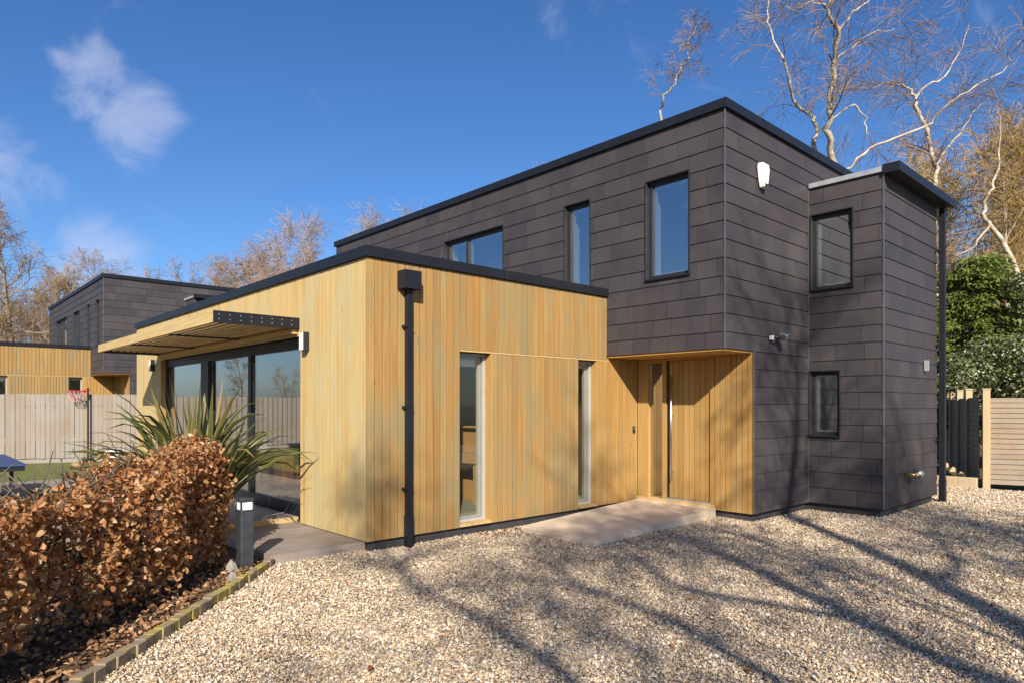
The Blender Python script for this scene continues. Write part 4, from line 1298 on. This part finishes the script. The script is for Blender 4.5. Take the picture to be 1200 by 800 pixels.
def branch_children(tw, tr, pts, dirs, rad, L, lvl, P, rg):
    if lvl + 1 >= len(P['seg']): return
    cnt = P['kids'][lvl]; n = len(pts) - 1
    cnt = max(1, int(cnt * rg.uniform(.8, 1.2)))
    for i in range(cnt):
        f = P['start'][lvl] + (1 - P['start'][lvl]) * (i + rg.random()) / cnt
        x = min(f * n, n - 1e-3); k = int(x); q = pts[k].lerp(pts[k + 1], x - k); dd = dirs[min(k + 1, n)]
        a = R(rg.uniform(*P['ang'][lvl]))
        side = dd.cross(Vector((rg.gauss(0, 1), rg.gauss(0, 1), rg.gauss(0, 1))))
        if side.length < 1e-3: continue
        side.normalize()
        nd = (dd * math.cos(a) + side * math.sin(a)).normalized()
        rr = rad[k] * P['rk'][lvl]
        ll = P['len'][lvl + 1] * rg.uniform(.6, 1.2) * (1 - .45 * f if P.get('cone', True) else 1)
        grow(tw, tr, q, nd, ll, max(rr, P['rmin'] * 1.3), lvl + 1, P, rg)

def smooth_path(pts, rads, n=4):
    out, rr = [], []
    for i in range(len(pts) - 1):
        p0 = pts[max(i - 1, 0)]; p1 = pts[i]; p2 = pts[i + 1]; p3 = pts[min(i + 2, len(pts) - 1)]
        for k in range(n):
            t = k / n
            out.append(.5 * ((2 * p1) + (p2 - p0) * t + (2 * p0 - 5 * p1 + 4 * p2 - p3) * t * t + (3 * p1 - p0 - 3 * p2 + p3) * t ** 3))
            rr.append(rads[i] * (1 - t) + rads[i + 1] * t)
    out.append(pts[-1]); rr.append(rads[-1])
    return out, rr

RGT = Vector((.736, -.677)); FWD = Vector((.677, .736))
def at(x, y, depth):
    """a point in the place at that distance ahead"""
    r = (x - 600) / 787 * depth
    q = RGT * r + FWD * depth
    return Vector((q.x, q.y, 1.6 + (475 - y) / 787 * depth))

BP = dict(seg=[1, 6, 5, 5], wob=[0, .16, .16, .14], trop=[0, .03, -.03, -.12], len=[0, 2.3, 1.25, .9], kids=[9, 7, 6], start=[.25, .15, .1], ang=[(25, 65), (25, 65), (20, 60)],
          rk=[.30, .42, .5], rmin=.0028, sides=[7, 5, 4, 3], thick=1)
def birch(label, limbs, depth, seed, P=BP, group=None, name='birch_tree', bark='birch', twig='birch_twig', kids=None, ls=1.0):
    """limbs: list of [(x, y, radius), ...] traced at the tree's own distance, with depth jitter"""
    rg = random.Random(seed); P = dict(P); P['len'] = [q * ls for q in P['len']]
    b = at(limbs[0][0][0], 475, depth); t = empty(name, (b.x, b.y, 0)); tag(t, label, 'tree', group)
    tr, tw = MB(), MB()
    for li, limb in enumerate(limbs):
        pts = []; j = 0; drift = rg.uniform(-.25, .25)
        for x, y, r in limb:
            pts.append(at(x, y, depth + j)); j += drift + rg.uniform(-.2, .2)
        rads = [r * .56 for _, _, r in limb]
        if li == 0:
            q = pts[0]; pts = [Vector((q.x + .2, q.y, -.1)), Vector((q.x + .05, q.y, q.z * .5))] + pts; rads = [rads[0] * 1.5, rads[0] * 1.2] + rads
        sp_, rr = smooth_path(pts, rads, 4)
        sp_ = [q + Vector((rg.gauss(0, .035), rg.gauss(0, .035), rg.gauss(0, .02))) if 0 < k < len(sp_) - 1 else q for k, q in enumerate(sp_)]
        tr.tube(sp_, [r * rg.uniform(.88, 1.12) for r in rr], 8, False)
        dirs = [(sp_[min(i + 1, len(sp_) - 1)] - sp_[max(i - 1, 0)]).normalized() for i in range(len(sp_))]
        s0 = next((i for i, q in enumerate(sp_) if q.z > 4.0), 0)
        PP = dict(P); ln = sum((sp_[i + 1] - sp_[i]).length for i in range(s0, len(sp_) - 1))
        PP['kids'] = [max(4, int((kids or 1.5) * ln))] + P['kids'][1:]; PP['cone'] = True
        branch_children(tw, tr, sp_[s0:], dirs[s0:], rr[s0:], ln, 0, PP, rg)
    tr.build('trunk', bark, t, True); tw.build('crown', twig, t)
    return t
birch('tall white birch with two stems rising behind the slate roof', [
    [(976, 215, .17), (973, 165, .16), (971, 139, .15), (976, 103, .14), (978, 62, .125), (982, 37, .11), (971, 18, .09), (970, 0, .08), (968, -40, .05), (972, -80, .025)],
    [(974, 205, .11), (954, 176, .12), (956, 150, .11), (951, 136, .10), (929, 117, .085), (921, 81, .075), (907, 48, .06), (901, 26, .05), (900, 0, .04), (896, -40, .02)],
    [(984, 36, .06), (995, 18, .05), (1012, 6, .045), (1030, -6, .03), (1050, -30, .015)],
    [(978, 70, .05), (997, 56, .04), (1020, 40, .03), (1048, 34, .015)],
    [(974, 140, .06), (1000, 125, .045), (1012, 140, .035), (1018, 158, .02)],
    [(972, 8, .05), (950, 2, .04), (935, 12, .03), (920, 8, .015)],
    [(985, 205, .075), (1013, 180, .07), (1050, 161, .062), (1090, 145, .055), (1112, 121, .048), (1141, 103, .04), (1180, 79, .03), (1183, 62, .022), (1196, 48, .015)]], 21, 31)
birch('slim white birch top showing above the long slate roof edge', [
    [(776, 150, .075), (777.6, 117, .07), (791, 99, .06), (798.5, 77, .052), (806, 66, .045), (806, 51, .035), (819, 26, .015)],
    [(799, 77, .03), (812, 60, .025), (822, 44, .01)]], 24, 32, kids=.8, ls=.5)
birch('leaning white birch behind the bay roof with forked top', [
    [(1094, 260, .16), (1094, 231, .15), (1097, 198, .14), (1092, 176, .125), (1084.5, 147, .11), (1073.5, 125, .10), (1070, 110, .09), (1057, 99, .06), (1040, 97, .04), (1022, 104, .02)],
    [(1074, 118, .07), (1079, 104, .06), (1105, 90, .05), (1127, 55, .03), (1135, 30, .015)],
    [(1096, 195, .08), (1112, 170, .06), (1130, 150, .04), (1150, 120, .02)]], 22.5, 33)
birch('crooked pale birch standing over the laurel', [
    [(1200, 350, .12), (1196, 332, .12), (1174, 280, .115), (1157, 261, .105), (1153, 246, .095), (1160, 224, .08), (1166, 207, .06), (1172, 170, .04), (1168, 130, .02)],
    [(1160, 262, .05), (1140, 290, .04), (1120, 300, .02)]], 20, 34, kids=1.2)

def bare_tree(name, seed, H, P, trunk_r, stems, bark, twig):
    """mesh pair for a leafless tree, reused by copies"""
    rg = random.Random(seed); tr, tw = MB(), MB()
    for s in range(stems):
        an = 2 * math.pi * s / stems + rg.random(); lean = .0 if stems == 1 else rg.uniform(.10, .30)
        d = Vector((math.cos(an) * lean, math.sin(an) * lean, 1)).normalized()
        p = Vector((math.cos(an) * .2 * (stems > 1), math.sin(an) * .2 * (stems > 1), -.2)); PP = dict(P)
        grow(tw, tr, p, d, H * rg.uniform(.85, 1.0), trunk_r * rg.uniform(.8, 1.0) / (1 if stems == 1 else 1.5), 0, PP, rg)
    a = mesh_np('trunk', tr.v, tr.f, bark, True); b = mesh_np('crown', tw.v, tw.f, twig)
    return a, b
TP = dict(seg=[9, 7, 5, 4, 3], wob=[.05, .13, .17, .2, .2], trop=[.02, .05, .03, .02, 0], len=[0, 5.0, 2.3, 1.1, .6], kids=[15, 8, 6, 4], start=[.28, .2, .15, .1], ang=[(30, 65), (25, 60), (25, 60), (25, 60)],
          rk=[.40, .42, .5, .55], rmin=.0055, sides=[8, 6, 4, 3, 3], thick=2)
TP2 = dict(TP, kids=[13, 8, 6, 4], ang=[(15, 40), (20, 50), (25, 60), (25, 60)], len=[0, 4.2, 2.1, 1.1, .6], trop=[.04, .10, .05, .02, 0])
TP3 = dict(TP, kids=[20, 8, 7, 3], ang=[(20, 50), (20, 55), (25, 60), (25, 60)], len=[0, 3.2, 1.7, .9, .5], start=[.12, .15, .1, .1], rmin=.006)
VAR = {
    'broad': bare_tree('broad', 51, 15, TP, .30, 1, 'bark', 'twig'),
    'oak': bare_tree('oak', 55, 14, dict(TP, kids=[13, 8, 6, 4], wob=[.08, .17, .2, .2, .2]), .26, 1, 'bark', 'twig'),
    'multi': bare_tree('multi', 52, 14, dict(TP2, kids=[9, 8, 6, 3], rmin=.005), .24, 5, 'bark_pale', 'twig_pale'),
    'wood': bare_tree('wood', 57, 12, dict(TP3, kids=[12, 8, 6, 3]), .16, 3, 'bark', 'twig'),
    'thicket': bare_tree('thicket', 53, 11, dict(TP3, kids=[9, 7, 5, 3]), .16, 3, 'bark', 'twig_gold'),
    'slender': bare_tree('slender', 54, 14, TP3, .17, 1, 'bark_pale', 'twig_gold'),
}
def put_tree(var, x, depth, scale, rot, label, group=None, zs=1.0, z0=0.0, nm='bare_tree'):
    b = at(x, 475, depth)
    t = empty(nm, (b.x, b.y, z0)); t.rotation_euler = (0, 0, rot); t.scale = (scale, scale, scale * zs)
    tag(t, label, 'tree', group)
    for n_, me in zip(('trunk', 'crown'), VAR[var]):
        o = bpy.data.objects.new(n_, me); C.objects.link(o); o.parent = t
    return t
G1 = 'bare trees behind the far house'
put_tree('broad', 8, 38, .86, .3, 'broad bare tree rising left of the far house roof', G1)
put_tree('broad', -14, 36, .80, 4.1, 'broad bare tree half cut off beside the biggest bare tree', G1)
put_tree('oak', 32, 42, .80, 1.9, 'small dark bare tree between the broad tree and the far house', G1)
put_tree('slender', 58, 46, .82, 2.2, 'slim pale bare tree touching the corner of the far house', G1)
put_tree('oak', 93, 47, .80, .6, 'thick stemmed bare tree standing up behind the far house roof', G1)
put_tree('broad', 128, 56, .80, 2.5, 'twiggy bare crown just above the far house roof corner', G1)
put_tree('wood', -10, 62, 1.0, 1.0, 'brown bare thicket tree in the wood behind the timber wing of the far house', G1)
for i, (x, dp) in enumerate(((18, 66), (42, 60), (66, 68), (88, 64))):
    put_tree('wood', x, dp, .98 + .1 * (i % 2), i * 1.7, ('brown bare thicket tree behind the small dark tree', 'brown bare thicket tree just left of the slim pale tree', 'brown bare thicket tree hugging the end of the far slate block', 'brown bare thicket tree hidden low behind the far slate roof')[i], G1, nm='thicket_tree')
G2 = 'pale bare trees behind the wing roof'
put_tree('multi', 362, 46, .96, .4, 'pale many stemmed bare tree standing above the timber wing coping', G2)
put_tree('multi', 322, 52, .84, 1.4, 'lower pale bare tree beside the many stemmed tree', G2)
put_tree('wood', 205, 60, 1.14, .8, 'rounded brown treetop above the far house flat roof', G2)
for i, (x, dp, s) in enumerate(((280, 58, .98), (305, 55, 1.02), (328, 60, 1.05))):
    put_tree('wood', x, dp, s * 1.18, 2 + i, ('rounded golden treetop nearest the far house roof end', 'rounded golden treetop in the middle of the gap between the roofs', 'rounded golden treetop at the foot of the many stemmed pale tree')[i], G2, nm='thicket_tree')
put_tree('multi', 448, 44, .96, 1.1, 'pale bare tree peeping over the far end of the slate roof', G2)
put_tree('multi', 628, 46, 1.07, 3.6, 'tip of a pale bare tree showing over the middle of the slate roof', G2)
G3 = 'golden bare trees behind the bay'
for i, (x, dp, s, v, lab) in enumerate((
        (1012, 37, 1.08, 'thicket', 'low golden bare treetop showing just over the zinc bay flashing'),
        (1052, 40, 1.15, 'slender', 'slim golden bare tree between the big birch and the leaning birch'),
        (1082, 44, 1.35, 'thicket', 'golden bare thicket directly behind the leaning birch trunk'),
        (1122, 34, 1.12, 'slender', 'upright golden bare tree just beyond the bay downpipe'),
        (1138, 38, 1.45, 'thicket', 'many stemmed golden bare tree rising over the conifer'),
        (1168, 31, 1.08, 'slender', 'slim golden bare tree between the conifer and the crooked birch'),
        (1196, 35, 1.40, 'thicket', 'tall golden bare thicket behind the crooked birch'),
        (1180, 27, .92, 'slender', 'short golden bare tree growing up out of the laurel'),
        (1236, 30, 1.1, 'slender', 'golden bare tree past the far end of the sunlit slat fence'))):
    put_tree(v, x, dp, s, i * 1.3, lab, G3, nm='thicket_tree')
# far trees along the field (seen in the glass)
G4 = 'far trees beyond the board fence'
rgf = random.Random(77)
for i in range(14):
    x = -14 - i * 9 + rgf.uniform(-3, 3); y = 78 + rgf.uniform(-8, 30)
    t = put_tree(('oak', 'broad', 'thicket')[i % 3], 600, 50, rgf.uniform(.5, .72), rgf.uniform(0, 6), 'far ' + ('gnarled', 'broad', 'bushy')[i % 3] + ' bare tree in the field beyond the board fence', G4, nm='field_tree')
    t.location = (x, y, 0)
def hill(name, pts, w, h):
    n = 60; vs = []; fs = []
    a, b = Vector(pts[0]), Vector(pts[1]); d = (b - a); nrm = Vector((-d.y, d.x)).normalized()
    for i in range(n + 1):
        s = i / n; c = a + d * s; hh = h * (.6 + .25 * math.sin(s * 7 + 1) + .15 * math.sin(s * 19)) * math.sin(math.pi * min(1, max(0, s * 1.0))) ** .4
        for k, f in enumerate((0, .5, .85, 1, .85, .5, 0)):
            q = c + nrm * w * (k / 6 - .5); vs.append((q.x, q.y, hh * f - .1))
    for i in range(n):
        for k in range(6): fs.append((i * 7 + k, i * 7 + k + 1, i * 7 + 8 + k, i * 7 + 7 + k))
    o = add_obj(name, mesh_np(name, vs, fs, 'hill', True)); o['kind'] = 'structure'
hill('hill', ((-1900, 300), (500, 1800)), 700, 55)

# shrubs at the right
def blob_leaves(blobs, n, size, seed):
    def pf(rs, n):
        w = np.array([b[3] * b[4] * b[5] for b in blobs]) ** .67; k = rs.choice(len(blobs), n, p=w / w.sum())
        B = np.array(blobs)[k]; v = rs.normal(size=(n, 3)); v /= np.linalg.norm(v, axis=1, keepdims=True)
        rr = np.clip(1 - np.abs(rs.normal(0, .16, n)), .2, 1.05)[:, None]
        lump = (1 + .14 * np.sin(v[:, :1] * 7 + B[:, :1]) * np.sin(v[:, 1:2] * 6 + 2) + .10 * np.sin(v[:, 2:3] * 11 + v[:, :1] * 5))
        P = B[:, :3] + v * B[:, 3:6] * rr * lump
        nn = v + rs.normal(0, .7, (n, 3)); nn /= np.linalg.norm(nn, axis=1, keepdims=True)
        k2 = P[:, 2] > 0
        return P[k2], nn[k2]
    return leaf_cards(n, pf, size, '', '', seed)
def shrub(name, label, x, depth, blobs, n, size, mat, seed, cat='shrub'):
    b = at(x, 475, depth); t = empty(name, (b.x, b.y, 0)); tag(t, label, cat)
    rg = random.Random(seed)
    bl = []
    for (dx, dd, z, rx, ry, rz) in blobs:
        q = RGT * dx + FWD * dd; bl.append((b.x + q.x, b.y + q.y, z, rx, ry, rz))
    V, Fc = blob_leaves(bl, n, size, seed); tri_mesh('foliage', V, Fc, mat, t, (b.x, b.y, 0), 'stuff')
    m = MB()
    for q in bl:
        p = Vector((b.x + rg.uniform(-.2, .2), b.y + rg.uniform(-.2, .2), -.1)); e = Vector(q[:3])
        m.tube([p, p.lerp(e, .5) + Vector((rg.uniform(-.2, .2), rg.uniform(-.2, .2), .2)), e], [.06, .04, .015], 6, False)
    m.build('trunk', 'stem', t, True)
rgb = random.Random(3)
lb = [(rgb.uniform(-1.5, 2.6), rgb.uniform(-.8, 1.2), rgb.uniform(.8, 3.1), rgb.uniform(.5, .85), rgb.uniform(.5, .85), rgb.uniform(.35, .6)) for _ in range(26)]
shrub('laurel_shrub', 'glossy green laurel growing behind the sunlit slat fence', 1180, 17.5, lb, 26000, .085, 'laurel', 61)
lb = [(rgb.uniform(-.6, 1.6), rgb.uniform(-.6, .6), rgb.uniform(3.2, 5.4), rgb.uniform(.4, .7), rgb.uniform(.4, .7), rgb.uniform(.35, .6)) for _ in range(10)]
shrub('holly_shrub', 'dark ivy covered bush reaching up around the crooked birch', 1205, 19.5, lb, 9000, .085, 'laurel', 62)

def conifer():
    b = at(1140, 475, 20.5); t = empty('conifer_tree', (b.x, b.y, 0)); tag(t, 'dense dark green conifer beside the bay downpipe', 'tree')
    rg = random.Random(15); tr = MB(); tr.tube([(b.x, b.y, -.1), (b.x, b.y, 3), (b.x, b.y, 6.2)], [.14, .10, .02], 7)
    P = []; D = []
    z = .7
    while z < 6.2:
        k = 1 - (z - .7) / 5.7; R_ = .35 + 1.75 * k ** .6 * (1 if z > 1.6 else .8)
        for i in range(12):
            an = rg.uniform(0, 6.28); l = R_ * rg.uniform(.7, 1.1); d = Vector((math.cos(an), math.sin(an), rg.uniform(-.05, .25)))
            p = Vector((b.x, b.y, z)); pts = [p]
            for s in range(6):
                d = (d + Vector((rg.gauss(0, .08), rg.gauss(0, .08), -.06))).normalized(); p = p + d * l / 6; pts.append(p)
                m_ = int(14 + 10 * s / 6)
                for _ in range(m_ if s else 4):
                    off = Vector((rg.gauss(0, .13), rg.gauss(0, .13), rg.gauss(-.03, .06))); P.append(p + off); D.append((d + Vector((rg.gauss(0, .5), rg.gauss(0, .5), rg.gauss(-.25, .3)))).normalized())
            tr.tube([pts[0], pts[3], pts[6]], [.02, .012, .004], 4, False)
        z += .19
    P = np.array([tuple(p) for p in P]); D = np.array([tuple(d) for d in D]); rs = np.random.default_rng(5); n = len(P)
    s = np.cross(D, rs.normal(size=(n, 3))); s /= np.linalg.norm(s, axis=1, keepdims=True)
    L = rs.uniform(.10, .2, (n, 1)); W = rs.uniform(.018, .04, (n, 1))
    V = np.stack([P - s * W * .3, P + D * L * .45 + s * W, P + D * L, P + D * L * .45 - s * W], 1).reshape(-1, 3)
    Fc = np.arange(n)[:, None] * 4 + np.array([[0, 1, 2, 3]])
    tri_mesh('foliage', V, Fc, 'conifer', t, (b.x, b.y, 0), 'stuff'); tr.build('trunk', 'stem', t, True)
conifer()

# trees behind the camera whose shadows fall over the drive and the boards
SH = Vector((SUN.x, SUN.y)).normalized()
GS = 'bare trees across the lane from the house'
def lift(g, h):
    """point at height h whose shadow falls at g on the drive"""
    return Vector((g[0] - h * SUN.x / -SUN.z, g[1] - h * SUN.y / -SUN.z, h))
def lane_birch():
    rg = random.Random(71); tr, tw = MB(), MB()
    b = Vector((-3.4, -8.3, -.1)); t = empty('lane_tree', b); tag(t, 'leaning many limbed birch across the lane from the house', 'tree', GS)
    limbs = [
        ([b, Vector((-3.4, -7.7, 3)), lift((6.58, 1.45), 7), lift((9.31, 4.11), 9), lift((11.5, 6.2), 10.6), lift((13, 8), 12)], [.19, .17, .13, .11, .08, .03]),
        ([Vector((-3.4, -7.5, 3.8)), lift((3.6, -.6), 5.4), lift((5.03, 1.44), 6.5), lift((6.31, 3.3), 8), lift((7.2, 4.9), 9.5), lift((7.6, 6.4), 11)], [.12, .115, .105, .095, .07, .03]),
        ([lift((3.6, -.6), 5.4), lift((3.4, .9), 6.5), lift((3.86, 1.93), 7.4), lift((4.3, 2.9), 8.3), lift((4.6, 4.1), 9.4), lift((5.4, 5.6), 10.8)], [.085, .08, .07, .065, .05, .02]),
        ([lift((3.2, .7), 6.3), lift((2.78, 2.14), 7.8), lift((3.05, 3.0), 8.6), lift((3.3, 4.2), 9.6), lift((3.5, 5.3), 10.4), lift((4.4, 6.4), 11.5)], [.075, .07, .065, .055, .045, .02]),
        ([lift((6.9, 1.8), 7.2), lift((8.2, 2.0), 8.0), lift((9.6, 2.6), 9), lift((11, 3.0), 10)], [.06, .055, .045, .02]),
        ([lift((5.4, 1.9), 7.0), lift((5.2, 3.4), 8.6), lift((6.0, 4.6), 9.8), lift((6.4, 5.9), 11)], [.06, .055, .045, .02])]
    P = dict(BP, kids=[11, 8, 5], rmin=.005)
    for pts, rad in limbs:
        sp_, rr = smooth_path(pts, rad, 4); tr.tube(sp_, rr, 7, False)
        dirs = [(sp_[min(i + 1, len(sp_) - 1)] - sp_[max(i - 1, 0)]).normalized() for i in range(len(sp_))]
        k = next((i for i, q in enumerate(sp_) if q.z > 5.5), 0)
        branch_children(tw, tr, sp_[k:], dirs[k:], rr[k:], 6, 0, P, rg)
    tr.build('trunk', 'birch', t, True); tw.build('crown', 'birch_twig', t)
lane_birch()
for i, (gx, gy, back, var, s, rot, lab) in enumerate(((7.2, .2, 12, 'broad', .80, 1.2, 'broad bare tree across the lane beside the leaning birch'), (8.9, 4.4, 14.5, 'thicket', .80, .3, 'dense low thicket tree across the lane facing the slate wall'))):
    q = Vector((gx, gy)) - SH * back
    t = put_tree(var, 600, 50, s, rot, lab, GS, nm='lane_tree')
    t.location = (q.x, q.y, -.1)
